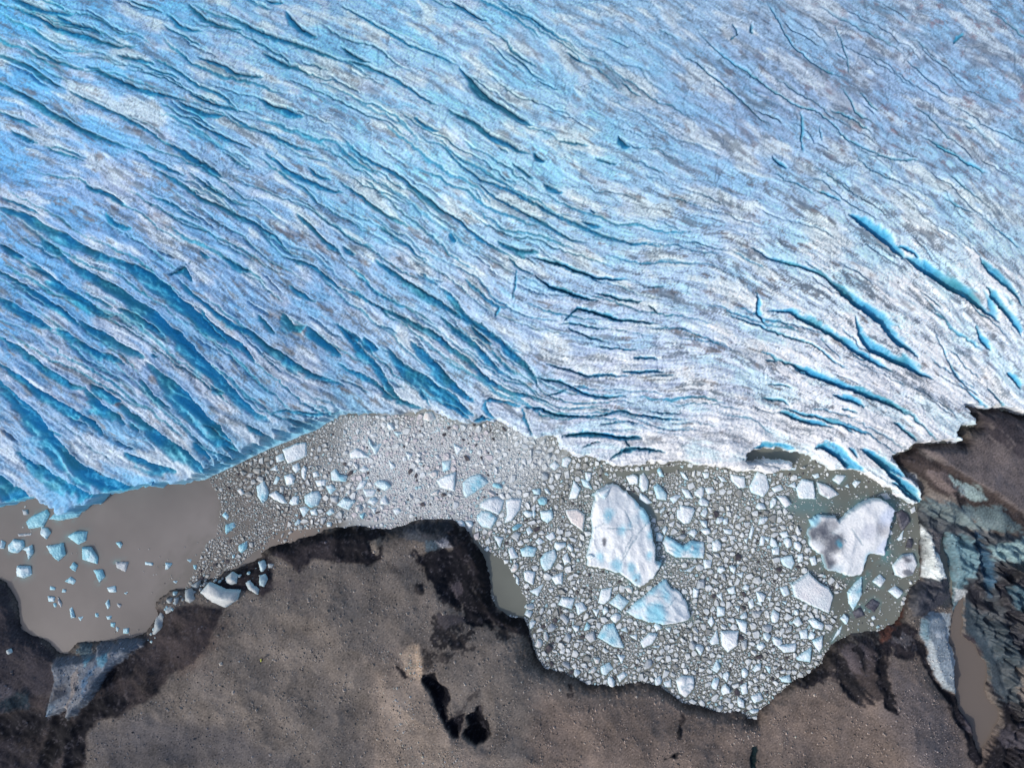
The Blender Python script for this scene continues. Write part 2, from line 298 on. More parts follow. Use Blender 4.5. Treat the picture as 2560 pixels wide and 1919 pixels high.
# ------------------------------------------------------------------ heights
tab = lambda x, xs, ys: np.interp(x, xs, ys).astype(np.float32)
hf = tab(U, [0, 450, 800, 900, 1300, 1420, 1600, 2000, 2250, 2400, 2560], [7.5, 7, 5.0, 3.8, 4.2, 4.4, 4.0, 3.2, 2.4, 3.0, 3.5])
cw = tab(U, [0, 450, 560, 780, 860, 1000, 2600], [9, 12, 34, 40, 10, 9, 9])
dGc = np.clip(dG, 0, None)
fw = np.interp(U, [420, 520, 800, 880], [0, 1, 1, 0]).astype(np.float32); cw = cw * (1 + fw * .5 * np.clip(.7 * L_mid + .6 * L_hair, -1.1, 1.4))
macroG = hf * smooth(0, 1, dGc / cw) + 11 * (1 - np.exp(-dGc / 520))
dLc = np.clip(dL, 0, None)
amp = tab(U, [0, 900, 1500, 2600], [0.40, 0.40, 0.36, 0.36]) * tab(V, [0, 500, 900, 1200], [0.55, 0.75, 1.15, 1.2]) * smooth(.5, 1.8, dG / cw)
ridge = (-np.abs(L_big) * 0.40 + 0.16 * L_mid + 0.05 * L_fine + 0.06 * L_hair + 0.16 * noise(SH, 12, 60, 1.5, 55) + 0.07 * noise(SH, 3, 12, 0.8, 56) + .07 * L_micro) 
ridge2 = -np.abs(L_hair) ** 0.8
cfade = smooth(-2, 14, dG)
pf = .12 + .88 * smooth(-5, 170, -np.maximum(dP, -400)); mL = pf * 4.6 * (1 - np.exp(-dLc / 70)) + 0.10 * np.clip(dLc, 0, 25) * .3
macroL = mL
relL = (noise(SH, 30, 220, 2.0, 51) * 0.6 - np.abs(noise(SH, 26, 140, 1.8, 57)) * .30 - np.abs(noise(SH, 6, 40, 1.5, 58)) * .05) * smooth(10, 90, dL) + noise(SH, 4, 40, 1.5, 52) * 0.04 * smooth(0, 12, dL)

# ---- land zones: (crop, outline, sRGB as it looks (near-black: dark sand and ice plus painted shade), strength, feather px, patchiness, height m)
ZN = [
 (0, "1500,1720 2000,1700 2300,1600 2560,1900 2560,2000 1300,2000 1350,1750", (122, 104, 93), .8, 150, 2.5, 0),
 (8, "250,1000 420,880 540,920 560,1050 620,1250 760,1440 1000,1560 900,1700 200,1700", (132, 116, 105), .85, 150, 2.5, .5),
 (8, "330,1000 520,1110 600,1250 680,1400 800,1520 700,1700 300,1720 290,1300", (142, 126, 112), .85, 90, 2.5, 0),
 (7, "570,1400 900,1330 1500,1400 1900,1658 600,1700", (88, 84, 86), .8, 50, .3, 0),
 (7, "1100,800 1350,700 1450,760 1330,960 1150,1050 1050,960", (92, 72, 64), .7, 70, 2.5, .3),
 (9, "1350,1000 1700,1250 1830,1658 1500,1658 1300,1320", (112, 102, 102), .7, 60, .3, 0),
 (7, "-200,450 40,480 110,700 350,930 330,1200 -200,1250", (66, 60, 66), .95, 25, .3, 0),
 (7, "1000,650 1250,600 1450,620 1420,700 1350,850 1250,960 1100,1060 1020,1180 950,1230 780,1330 650,1340 570,1420 540,1658 530,1750 -200,1750 -200,1200 300,1200 700,900 950,800", (56, 48, 50), .97, 16, .5, .2),
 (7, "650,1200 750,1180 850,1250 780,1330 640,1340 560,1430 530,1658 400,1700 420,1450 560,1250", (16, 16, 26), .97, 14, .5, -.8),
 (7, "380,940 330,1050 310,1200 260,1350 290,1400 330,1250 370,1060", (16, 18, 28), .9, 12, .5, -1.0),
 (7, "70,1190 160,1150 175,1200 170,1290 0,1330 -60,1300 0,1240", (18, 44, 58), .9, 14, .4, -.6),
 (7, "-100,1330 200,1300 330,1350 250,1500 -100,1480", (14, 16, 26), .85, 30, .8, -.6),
 (7, "0,1130 60,1150 80,1200 0,1240 -100,1230 -100,1120", (96, 92, 100), .7, 20, .5, 0),
 (7, "1660,320 1720,300 1760,340 1740,520 1680,560 1560,520 1430,500 1280,480 1400,440 1550,370", (38, 33, 40), .97, 16, .5, .3),
 (7, "1700,235 1850,215 1950,170 2211,115 2211,330 2000,345 1900,420 1850,340 1760,300", (36, 32, 40), .96, 12, .5, .6),
 (7, "1700,480 1900,420 2000,440 1900,600 1760,520", (74, 68, 72), .5, 30, 1.0, 0),
 (8, "0,105 130,105 300,140 260,330 200,365 80,340 0,345 -60,320", (26, 24, 32), .97, 10, .35, .2),
 (8, "190,200 270,180 280,220 230,300 200,260", (140, 128, 115), .7, 7, .9, .5),
 (8, "300,140 400,100 480,70 640,60 760,85 790,160 640,250 560,270 540,200 420,190 380,170", (62, 72, 84), .9, 10, .7, .8),
 (8, "620,190 690,150 780,140 790,200 740,235 650,225", (150, 152, 165), .85, 8, .5, 1.2),
 (8, "560,180 640,200 620,260 560,250", (72, 96, 112), .8, 8, .5, .4),
 (8, "540,260 760,240 830,300 880,400 880,520 900,650 980,690 1000,780 900,770 800,710 790,620 740,640 640,590 620,480 520,420 500,300", (20, 20, 29), 1.0, 12, .9, -.3),
 (8, "800,240 870,300 950,420 965,560 970,640 920,640 930,520 890,400 830,320", (92, 82, 92), .7, 12, .9, .6),
 (8, "600,690 690,680 800,700 760,800 700,880 600,890 590,740", (24, 23, 30), .9, 12, 1.7, -.2),
 (8, "520,880 700,900 860,880 700,950 560,960", (30, 28, 34), .8, 14, 1.9, 0),
 (8, "640,600 700,560 780,600 800,680 740,660 680,640", (24, 23, 31), .9, 9, 1.2, -.2),
 (8, "480,260 560,300 640,420 700,520 620,500 540,420 480,330", (26, 25, 33), .95, 10, 1.4, -.2),
 (8, "700,480 790,490 780,560 740,600 720,560", (84, 76, 82), .8, 8, .8, .2),
 (8, "620,690 780,670 800,720 700,770 620,760", (84, 77, 80), .8, 8, .9, .2),
 (8, "700,880 800,800 860,780 800,870 740,910", (26, 25, 31), .9, 7, 1.2, -.2),
 (8, "1000,760 1060,760 1110,800 1080,840 1000,830", (32, 30, 36), .85, 9, 1.5, -.1),
 (8, "1180,700 1220,760 1250,860 1270,960 1230,880 1190,780", (34, 31, 38), .9, 6, .6, 0),
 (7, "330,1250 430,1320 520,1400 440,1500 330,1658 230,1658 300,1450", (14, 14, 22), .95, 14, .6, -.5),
 (7, "-50,1480 150,1500 250,1658 -50,1700", (46, 42, 50), .8, 25, 1.2, .2),
 (7, "700,900 800,880 900,960 850,1060 740,1100 640,1180 600,1120 700,1020", (20, 20, 30), .9, 12, 1.0, -.5),
 (8, "740,75 820,130 880,230 940,330 965,420 975,560 1010,640 1090,680 1180,700 1210,760 1190,800 1090,770 1000,740 930,700 890,600 860,480 820,380 760,290 700,210 700,120", (30, 27, 36), .95, 10, .8, .3),
 (8, "470,480 540,470 545,520 520,560 490,545", (26, 25, 32), .9, 8, .8, -.3),
 (8, "300,360 420,400 480,460 430,440 320,400", (46, 42, 46), .5, 14, 2.0, 0),
 (8, "395,930 440,880 500,870 540,960 545,1030 520,1105 460,1070 410,1020", (184, 158, 132), .95, 14, .4, -.6),
 (8, "530,1060 620,1040 640,1110 690,1130 720,1200 700,1290 690,1350 720,1330 790,1290 780,1400 780,1440 730,1440 680,1390 640,1290 600,1210 550,1150 515,1105", (16, 16, 26), 1.0, 7, .35, -1.7),  # cavity: black sand, with its shade painted into the colour
 (8, "790,1310 850,1290 870,1260 900,1250 910,1320 950,1370 975,1440 940,1490 880,1515 830,1490 795,1420 830,1380", (15, 15, 25), 1.0, 7, .35, -1.9),  # second cavity: shade painted in over black sand
 (8, "830,1180 870,1160 800,1260 760,1300 730,1320", (34, 32, 38), .7, 10, 1.2, -.3),
 (8, "540,910 600,940 590,1000 550,1020 530,960", (50, 44, 42), .65, 10, 1.2, 0),
 (8, "368,975 400,1020 465,1080 430,1090 390,1040 362,1010", (22, 20, 28), .97, 5, .3, -.9),
 (8, "1460,1110 1505,1120 1500,1190 1455,1210", (30, 27, 32), .85, 8, 1.2, -.3),
 (8, "2150,1420 2170,1385 2195,1385 2170,1465 2150,1450", (24, 26, 32), .95, 6, .6, -.4),
 (8, "2065,1605 2120,1580 2175,1570 2150,1605 2080,1625", (24, 26, 30), .95, 6, .8, -.4),
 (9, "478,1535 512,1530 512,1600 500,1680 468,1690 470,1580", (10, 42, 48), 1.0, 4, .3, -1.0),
 (9, "0,1290 30,1290 10,1400 -20,1400", (34, 30, 34), .8, 8, .8, -.2),
 (9, "930,930 1000,860 1120,810 1260,800 1300,900 1290,1000 1340,1120 1380,1300 1350,1310 1290,1200 1230,1260 1120,1200 1060,1130 980,1090 760,1115 740,1100 850,1040 920,1000", (42, 37, 42), .8, 12, 1.5, .1),
 (9, "1020,880 1200,820 1290,900 1260,1000 1180,950 1160,1080 1060,1000 1000,990", (96, 86, 90), .7, 12, 1.6, .3),
 (9, "960,990 1050,1010 1160,1150 1210,1250 1130,1230 1050,1130", (34, 32, 36), .9, 12, .9, -.5),
 (9, "1290,960 1340,1100 1385,1300 1340,1300 1290,1150 1260,1000", (22, 22, 30), .9, 10, .9, -.4),
 (9, "950,940 1010,900 1080,1000 1170,1120 1230,1230 1150,1160 1040,1060", (26, 25, 30), .95, 6, .5, -.5),
 (9, "1080,880 1130,860 1180,960 1210,1060 1170,1010", (28, 27, 32), .9, 5, .6, -.3),
 (9, "1150,830 1200,820 1230,900 1240,980 1200,920", (30, 28, 34), .85, 5, .6, -.3),
 (9, "1230,860 1290,880 1320,960 1340,1060 1380,1290 1330,1300 1290,1180 1260,1040", (24, 23, 30), .95, 6, .6, -.4),
 (9, "1180,1120 1210,1170 1260,1260 1330,1310 1230,1240", (30, 28, 32), .85, 5, .8, -.2),
 (9, "760,1110 850,1050 940,1030 1000,1090 940,1080 860,1110 800,1130", (34, 31, 36), .95, 6, .6, .1),
 (9, "1290,870 1320,850 1380,760 1460,720 1530,790 1510,960 1400,970 1360,900 1340,1010 1300,960", (34, 30, 38), .95, 12, .6, .2),
 (9, "1370,850 1440,790 1500,820 1460,880", (110, 104, 106), .6, 10, 1.5, .2),
 (9, "1280,760 1320,700 1300,650 1440,640 1450,700 1400,760 1330,850 1290,860", (112, 66, 52), .95, 8, .4, .2),
 # right-hand moraine and dirty ice
 (6, "1530,1205 1840,1200 1930,1095 1870,960 2300,1000 2500,1658 2150,1658 1900,1480 1700,1340", (106, 96, 96), .95, 20, .2, 1.5),
 (6, "1900,990 2010,1010 2040,965 2300,1010 2300,1330 2100,1230 1980,1200 1960,1090", (46, 42, 52), .75, 20, 1.8, .4),
 (6, "1380,1290 1490,1245 1530,1225 1600,1290 1720,1330 1830,1400 1950,1490 2050,1570 2211,1658 2300,1900 2000,1760 1800,1560 1640,1500 1560,1420 1400,1340", (66, 56, 54), .98, 9, .4, 0),
 (6, "1570,1375 1720,1365 1760,1450 1830,1480 1850,1530 1760,1560 1650,1450", (112, 98, 96), .9, 8, .4, .8),
 (6, "1730,1500 1780,1500 1850,1600 1890,1640 1810,1620", (26, 24, 30), .95, 8, .4, -1.0),
 (13, "230,480 560,560 750,690 830,830 1300,960 1500,990 1900,1020 2100,1200 2211,1350 1600,1330 1100,1300 830,1250 760,1010 560,800 350,560", (94, 116, 120), .9, 14, 1.0, .6),
 (13, "560,520 780,580 850,770 780,800 640,640", (232, 236, 236), .95, 10, .4, .5),
 (13, "1240,550 1330,640 1560,740 1700,900 1500,900 1340,760 1260,680", (150, 178, 178), .8, 12, .9, .5),
 (9, "1530,-20 1720,60 1840,130 2211,170 2300,400 2300,1000 1990,1000 1850,800 1830,560 1760,620 1700,640 1560,420", (58, 66, 74), .95, 12, .9, .5),
 (9, "1720,150 1800,160 1900,220 1940,330 1900,420 1790,560 1760,640 1750,400 1720,230", (92, 134, 146), .9, 14, .9, .8),
 (9, "1915,140 1960,190 2010,320 2030,480 1990,560 1950,400 1930,250", (36, 84, 112), .9, 12, .6, -1.2),
 (9, "2010,250 2211,190 2300,200 2300,400 2211,340 2020,330", (130, 168, 172), .9, 12, .8, .8),
 (9, "1900,400 2000,600 1970,700 1840,560 1790,560 1900,460", (34, 31, 40), .85, 16, .8, .2),
 (9, "1840,580 1960,640 2100,750 2170,850 2211,1000 2180,1300 2050,1280 1950,900 1860,760", (50, 68, 78), .9, 16, .8, .7),
 (9, "2040,350 2300,350 2300,1000 2211,900 2120,740 2060,560", (24, 23, 33), .92, 20, 1.0, .2),
 (9, "2130,500 2180,480 2300,500 2300,640 2140,620", (60, 100, 116), .8, 12, .9, .5),
 (9, "2100,680 2180,760 2300,900 2300,1100 2150,860", (20, 28, 42), .9, 16, .6, -.8),
 (9, "1840,790 1900,830 1950,930 1940,1020 1900,950 1850,860", (58, 50, 56), .95, 8, .7, .5),
 (9, "1980,1120 2100,1240 2300,1250 2300,1750 1900,1750 1950,1600 2020,1470 2070,1370 2060,1280", (24, 23, 31), .97, 12, 1.0, .6),
 (9, "2020,1440 2211,1370 2300,1500 2211,1560 2080,1530", (90, 84, 92), .6, 20, 2.0, .3),
 (9, "1550,90 1600,130 1640,280 1730,380 1735,460 1650,440 1555,430", (222, 232, 230), 1.0, 6, .2, 1.6),
 (9, "1610,120 1700,150 1710,330 1640,260", (96, 92, 96), .8, 12, 1.2, .5),
 (9, "1540,450 1720,470 1735,580 1650,640 1560,700 1500,680 1460,620 1470,500", (56, 58, 68), .98, 8, .5, .8),
 (9, "1560,690 1640,650 1740,680 1755,800 1790,1000 1795,1190 1700,1150 1620,1000 1600,880 1550,810", (150, 164, 172), 1.0, 6, .3, 1.8),
 (9, "1610,760 1700,790 1720,830 1640,810", (214, 220, 220), .9, 12, .4, .4),
 (9, "1555,690 1600,700 1600,870 1550,810", (88, 128, 146), .9, 10, .4, 0),
 (9, "1530,830 1600,900 1610,1000 1700,1150 1790,1190 1800,1270 1840,1340 1870,1390 1890,1490 1950,1600 1900,1660 1830,1540 1780,1390 1690,1200 1600,1040 1560,950 1510,900", (20, 20, 30), .97, 8, .5, -.7),
 (9, "1810,1330 1870,1360 1870,1440 1830,1450", (100, 92, 100), .6, 8, 1.0, .4),
 (9, "1765,600 1830,565 1840,540 1770,520", (196, 200, 198), .9, 7, .3, .4),
 # grounded ice ridge, lower left
 (14, "680,300 730,220 1000,190 1250,160 1320,30 1480,50 1620,10 1940,-20 1900,60 1700,200 1480,340 1380,480 1260,700 1200,770 1040,950 900,1010 900,880 600,1010 640,720 670,480", (98, 108, 122), .96, 9, .5, 2.2),
 (14, "1110,210 1270,170 1160,280", (72, 138, 162), .95, 7, .3, .3),
 (14, "1320,180 1470,120 1460,240 1380,330 1300,260", (64, 134, 160), .95, 7, .3, .3),
 (14, "1220,340 1320,240 1250,420 1120,640 1130,500", (60, 104, 138), .9, 8, .5, -.4),
 (14, "940,430 1060,300 1080,400 1010,640 960,860 920,1010 890,880 950,700", (132, 122, 118), .95, 7, .4, .6),
 (14, "1480,60 1500,160 1480,250 1460,160", (150, 140, 136), .8, 5, .3, .5),
 (14, "960,130 1060,40 1200,40 1210,150 1080,180", (86, 112, 122), .85, 10, 1.2, .4),
 (14, "700,560 900,500 900,640 700,800 640,780", (52, 54, 66), .8, 16, .6, -.4),
 (14, "640,800 800,740 760,880 620,960", (78, 108, 130), .8, 14, .7, .2),
]
land = np.empty(SH + (3,), np.float32); land[:] = lin((116, 106, 98))
patch = noise(SH, 2.5, 24, 1.0, 61); patch2 = noise(SH, 2.5, 60, 1.4, 62)
streakN = L_spot
zh = np.zeros(SH, np.float32)
zmasks = {}
for n, (k, s, col, st, fe, pa, hh) in enumerate(ZN):
    d = sdf_fine(pts(k, s), fe + 20)
    pn = patch * 0.5 + patch2 * 0.5
    if k in (6, 12, 13) or (k == 9 and n > 40): pn = pn * 0.5 + L_hair * 0.6
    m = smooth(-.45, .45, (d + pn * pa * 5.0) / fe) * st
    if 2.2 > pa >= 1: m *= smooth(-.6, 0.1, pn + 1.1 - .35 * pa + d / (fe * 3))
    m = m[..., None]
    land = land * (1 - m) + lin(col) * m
    if hh: zh += hh * smooth(-3, 14 if abs(hh) > 1 else 22, d)
    zmasks[n] = d
# wet dark rim along the water
rim = np.clip(np.exp(-(dLc / np.interp(U, [700, 860, 1000, 1150, 1260, 1330, 2600], [18, 24, 42, 50, 40, 15, 15])) ** 2) * (1 + .4 * patch2), 0, 1.15) * (dL > -3) * smooth(500, 700, U)+ np.exp(-dLc / 7.0) * (dL > -3) * smooth(700, 500, U) 
land *= (1 - 0.68 * np.clip(rim, 0, 1))[..., None]
land = land * .78 + land.mean(-1, keepdims=True) * .22
spk = noise(SH, 2, 5, 0, 63)
dk_ = smooth(.08, .02, blur(land.mean(-1), 1.0))
fl = smooth(.9, 2.2, noise(SH, 3, 26, .9, 67) + .5 * noise(SH, 2, 5, 0, 68)) * dk_
land = mixc(land, np.array([.10, .092, .105], np.float32), fl * .4)
land *= (1 + 0.17 * spk + .10 * dk_ * patch2 + 0.10 * noise(SH, 10, 90, 1.5, 64) + 0.06 * patch)[..., None].clip(.4, 1.8)
icey = np.maximum.reduce([zmasks[n] for n in range(len(ZN)) if max(ZN[n][2]) > 140 or (ZN[n][0] in (14,))])
dark_m = smooth(.06, .02, blur(land.mean(-1), 1.5)) * smooth(6, 30, dL)
relL = relL + dark_m * (noise(SH, 5, 26, 1.5, 65) * .11 + noise(SH, 16, 60, 1.6, 66) * .28)
hL = np.maximum(macroL + relL + zh * smooth(0, 25, dL), 0.03 + dLc * 0.004)
streak_amt = smooth(0, 40, sdf(pts(0, '2292,1262 2330,1225 2440,1290 2560,1330 2800,1350 2800,2000 2480,2000 2510,1850 2490,1660 2440,1590 2418,1560 2410,1490 2384,1520 2370,1560 2290,1520 2300,1400'))) * smooth(0, 1, (dL) / 20) * smooth(4, 45, -dP)
hL += (L_hair * 0.16 + (noise(SH, 8, 40, 1.4, 59)) * .55 - np.abs(noise(SH, 14, 60, 1.5, 60)) * .8 + .5) * streak_amt + L_hair * 0.10 * streak_amt + L_fine * 0.05 * streak_amt
# ponds cut into the land
hL = np.where(dP > -14, np.minimum(hL, 0.5 + np.clip(-dP, 0, 14) * 0.14 + np.where(dP > 0, -1.2, 0)), hL)
hL = np.where((dL > 6) & (dP < -5), np.maximum(hL, .22 + .1 * np.clip(patch2, 0, 1)), hL)
hL = np.where(dP > 0, -0.6, hL)
hL = np.where(dL > 0, hL, -0.6 + np.clip(dL, -30, 0) * 0.05)

vn = np.abs(noise(SH, 5, 60, 1.15, 81) + .25 * L_hair); vn2 = np.abs(noise(SH, 4, 34, 1.0, 82) * .7 + .7 * L_mid)
veins = smooth(.15, .02, vn) * smooth(.1, 1.3, noise(SH, 16, 120, 1.3, 83) + .5 * L_spot + .25)
veins2 = smooth(.15, .02, vn2) * smooth(-.1, 1.2, noise(SH, 16, 120, 1.3, 84) + .5 * L_spot + .2)
grain = noise(SH, 2, 5, 0, 85)
hG = macroG + amp * (ridge * 0.95 + ridge2 * 0.10) - cdepth * cfade + lip * 0.10 * cfade - crk * 0.14 - (veins + veins2) * .08
hG = np.maximum(hG, np.minimum(0.25, dGc * 0.05))
hG = np.where(dG > 0, hG, -0.6 + np.clip(dG, -30, 0) * 0.05)
isG = dG > dL * 0 
isG = (dG > 0) & ((dL < 2) | (dG > dL))
h = np.where(isG, hG, hL)
water_m = (~isG) & (dL < 0)
h = np.where(water_m, np.maximum(np.where(dG > dL, -0.6 + dG * 0.05, -0.6 + dL * 0.05), -2.2), h)
macro = np.where(isG, macroG, np.where(dL > 0, macroL + zh * .6, 0)).astype(np.float32)
hs = blur(macro, 11)
print('heights', time.time() - T0)

# ------------------------------------------------------------------ glacier colour (albedo, with cloud shade and vignetting painted in at left)
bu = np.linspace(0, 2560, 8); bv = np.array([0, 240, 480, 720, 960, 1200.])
BT = [[(110,180,230),(130,186,230),(148,195,235),(160,200,236),(160,192,226),(165,186,216),(162,184,214),(150,180,215)],  # left cells darker and bluer: partly cloud shade and vignetting in the colour
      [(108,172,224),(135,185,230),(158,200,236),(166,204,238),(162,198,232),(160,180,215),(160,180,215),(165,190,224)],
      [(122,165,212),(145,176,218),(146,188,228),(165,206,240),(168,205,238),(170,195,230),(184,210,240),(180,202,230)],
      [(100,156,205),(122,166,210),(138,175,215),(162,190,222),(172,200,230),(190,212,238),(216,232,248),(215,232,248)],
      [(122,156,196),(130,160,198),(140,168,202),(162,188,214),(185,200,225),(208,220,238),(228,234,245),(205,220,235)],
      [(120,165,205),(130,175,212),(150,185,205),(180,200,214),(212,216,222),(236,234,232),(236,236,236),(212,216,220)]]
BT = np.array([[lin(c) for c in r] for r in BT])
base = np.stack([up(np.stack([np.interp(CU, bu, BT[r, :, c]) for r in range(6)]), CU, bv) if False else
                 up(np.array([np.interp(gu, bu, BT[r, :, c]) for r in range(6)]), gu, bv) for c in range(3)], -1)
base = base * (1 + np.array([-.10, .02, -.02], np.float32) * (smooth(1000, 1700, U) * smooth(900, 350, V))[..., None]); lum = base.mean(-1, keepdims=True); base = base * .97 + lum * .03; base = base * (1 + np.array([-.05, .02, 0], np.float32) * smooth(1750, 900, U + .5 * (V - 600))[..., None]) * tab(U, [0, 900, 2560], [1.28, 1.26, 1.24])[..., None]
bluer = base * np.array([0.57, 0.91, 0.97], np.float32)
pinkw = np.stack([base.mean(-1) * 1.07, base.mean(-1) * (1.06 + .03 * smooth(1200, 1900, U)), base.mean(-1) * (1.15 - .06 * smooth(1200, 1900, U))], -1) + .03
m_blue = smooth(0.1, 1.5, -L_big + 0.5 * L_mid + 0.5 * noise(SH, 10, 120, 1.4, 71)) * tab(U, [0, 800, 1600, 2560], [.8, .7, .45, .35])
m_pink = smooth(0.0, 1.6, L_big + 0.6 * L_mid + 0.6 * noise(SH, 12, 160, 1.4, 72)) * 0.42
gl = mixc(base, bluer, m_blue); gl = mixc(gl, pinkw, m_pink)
crest = smooth(.3, 1.5, L_big * .8 + .35 * L_mid + .45 * noise(SH, 14, 130, 1.4, 78))
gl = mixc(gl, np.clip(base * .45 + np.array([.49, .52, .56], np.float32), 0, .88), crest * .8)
gl *= (1 + 0.05 * grain + .085 * L_micro + 0.06 * L_fine + 0.05 * L_hair + 0.05 * L_mid + 0.04 * noise(SH, 2, 8, .3, 79))[..., None].clip(.5, 1.5)
# rock flour and grit: patches broken up by fine streaks
dz = tab(U, [0, 700, 1500, 2100, 2560], [.85, .9, .8, 1.0, .8]) * tab(V, [0, 300, 700, 1000, 1200], [.6, .8, 1.0, 1.0, .4])
dp = noise(SH, 14, 110, 1.3, 73)
m_d = smooth(0.72, 1.45, L_dirt * .70 + L_hair * .38 + dp * 0.30 + L_spot * 0.50 + L_micro * 0.45 + grain * .25) * dz
gl = mixc(gl, (0.13, 0.16, 0.19), m_d * 0.9)
band = smooth(.5, 1.5, L_hair + .35 * L_micro + .5 * noise(SH, 20, 160, 1.3, 86)) * dz
gl = mixc(gl, (0.20, 0.28, 0.36), band * .22)
m_b = smooth(1.2, 2.4, np.roll(L_dirt, 37, 0) * .6 + .6 * noise(SH, 10, 80, 1.2, 74) + L_spot * 0.5 + L_hair * .3 + .3 * L_micro) * dz
gl = mixc(gl, (0.22, 0.16, 0.13), m_b * 0.6)
# mauve grit of the upper right corner
ur = smooth(0, 1, (U - 1500) / 900) * smooth(1, 0, (V - 250) / 500)
m_m = smooth(-0.2, 1.6, noise(SH, 8, 120, 1.3, 75) + 0.7 * L_spot + .4 * L_micro) * ur
gl = mixc(gl, (0.19, 0.235, 0.32), m_m * 0.55)
m_r = smooth(1.1, 2.4, noise(SH, 6, 90, 1.0, 76) * .8 + 0.5 * L_spot + .45 * L_micro + .3 * grain) * ur
gl = mixc(gl, (0.34, 0.20, 0.22), m_r * 0.5)
hairline = smooth(0.16, 0.02, np.abs(L_hair)) * smooth(-0.2, 1.2, L_spot + 0.6 * dp)
gl = mixc(gl, (0.10, 0.20, 0.28), hairline * 0.42)
gl = mixc(gl, (0.08, 0.15, 0.22), veins * .52); gl = mixc(gl, (0.05, 0.16, 0.24), veins2 * .42)
gl = mixc(gl, (0.09, 0.17, 0.24), crk * 0.62)
# crevasse ice: clear, dense and blue
ctone = smooth(-1, 1.4, noise(SH, 20, 200, 1.5, 77) + 0.3 * L_spot)
cb = cblue * cfade
t1 = np.stack([0.07 + 0.04 * ctone, 0.52 - 0.05 * ctone, 0.80 - 0.20 * ctone], -1)
t2 = np.stack([0.006 + 0.012 * ctone, 0.28 - 0.03 * ctone, 0.56 - 0.22 * ctone], -1)
lb_ = tab(U, [0, 900, 1300, 2600], [1.3, 1.25, 1.05, 1.0])[..., None]; t1 = np.clip(t1 * lb_, 0, .88); t2 = t2 * lb_
gl = mixc(gl, t1, smooth(0.05, 0.6, cb) * 0.88)
gl = mixc(gl, t2, smooth(0.45, 1.0, cb) * 0.75)
gl = mixc(gl, (0.010, 0.085, 0.17), np.clip(cedge * 1.25, 0, 1) * cfade * .92)  # dark line at the sharp edge: shade of the deepest part, painted
gl = mixc(gl, np.clip(base * 1.18, 0, .9), lip * cfade * 0.35 * (1 - smooth(0, .4, cb)))  # paler lip: a rim highlight put into the colour
# cliff foot
foot = smooth(1.05, 0.2, dG / cw) * (dG > 0) * smooth(1000, 700, U)
gl = mixc(gl, (0.20, 0.58, 0.76), foot * 0.8)
foot2 = smooth(1, 0.1, dG / 9) * smooth(300, 560, U) * smooth(900, 700, U)
gl = mixc(gl, (0.42, 0.64, 0.76), foot2 * 0.6)
gl = np.clip(gl, 0.01, 0.9)
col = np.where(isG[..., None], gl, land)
print('colour', time.time() - T0)

# ------------------------------------------------------------------ materials
def new_mat(name):
    m = bpy.data.materials.new(name); m.use_nodes = True; nt = m.node_tree
    b = nt.nodes['Principled BSDF']; return m, nt, b
def N(nt, typ, **kw):
    n = nt.nodes.new(typ)
    for k, v in kw.items():
        if hasattr(n, k): setattr(n, k, v)
        else: n.inputs[k].default_value = v
    return n
def surf(name, rough, scale, depth, strength, tint=.10, spec=.4, extra=None):
    m, nt, b = new_mat(name)
    at = N(nt, 'ShaderNodeAttribute', attribute_name='Col')
    geo = N(nt, 'ShaderNodeNewGeometry')
    nz = N(nt, 'ShaderNodeTexNoise'); nz.inputs['Scale'].default_value = scale; nz.inputs['Detail'].default_value = 5; nz.inputs['Roughness'].default_value = .65
    nt.links.new(geo.outputs['Position'], nz.inputs['Vector'])
    mp = N(nt, 'ShaderNodeMapRange'); mp.inputs['From Min'].default_value = .25; mp.inputs['From Max'].default_value = .75
    mp.inputs['To Min'].default_value = 1 - tint * 2; mp.inputs['To Max'].default_value = 1 + tint
    nt.links.new(nz.outputs['Fac'], mp.inputs['Value'])
    vm = N(nt, 'ShaderNodeVectorMath', operation='SCALE')
    nt.links.new(at.outputs['Color'], vm.inputs[0]); nt.links.new(mp.outputs[0], vm.inputs['Scale'])
    nt.links.new(vm.outputs[0], b.inputs['Base Color'])
    bp = N(nt, 'ShaderNodeBump'); bp.inputs['Strength'].default_value = strength; bp.inputs['Distance'].default_value = depth
    nt.links.new(nz.outputs['Fac'], bp.inputs['Height']); nt.links.new(bp.outputs[0], b.inputs['Normal'])
    b.inputs['Roughness'].default_value = rough; b.inputs['Specular IOR Level'].default_value = spec
    return m
M_GLAC = surf('glacier_ice', .55, 1.7, .25, .55, .08)
M_GROUND = surf('moraine_gravel', .9, 4.0, .07, .6, .16, .2)
M_FLOE = surf('floating_ice', .5, 2.2, .12, .6, .07)
M_STONE = surf('pale_stone', .85, 5, .02, .3, .1, .2)

def make_mesh(name, co, faces, colors, mat, smooth_shade=True):
    me = bpy.data.meshes.new(name)
    co = np.asarray(co, np.float32); n = len(co)
    me.vertices.add(n); me.vertices.foreach_set('co', co.ravel())
    if isinstance(faces, np.ndarray):
        k = faces.shape[1]; nf = len(faces)
        me.loops.add(nf * k); me.polygons.add(nf)
        me.loops.foreach_set('vertex_index', faces.astype(np.int32).ravel())
        me.polygons.foreach_set('loop_start', np.arange(0, nf * k, k, dtype=np.int32))
    else:
        me.from_pydata([], [], []) ; raise ValueError
    me.polygons.foreach_set('use_smooth', np.full(nf, smooth_shade))
    if colors is not None:
        ca = me.color_attributes.new('Col', 'FLOAT_COLOR', 'POINT')
        c4 = np.ones((n, 4), np.float32); c4[:, :3] = colors; ca.data.foreach_set('color', c4.ravel())
    me.materials.append(mat); me.update(calc_edges=True); me.validate()
    return me
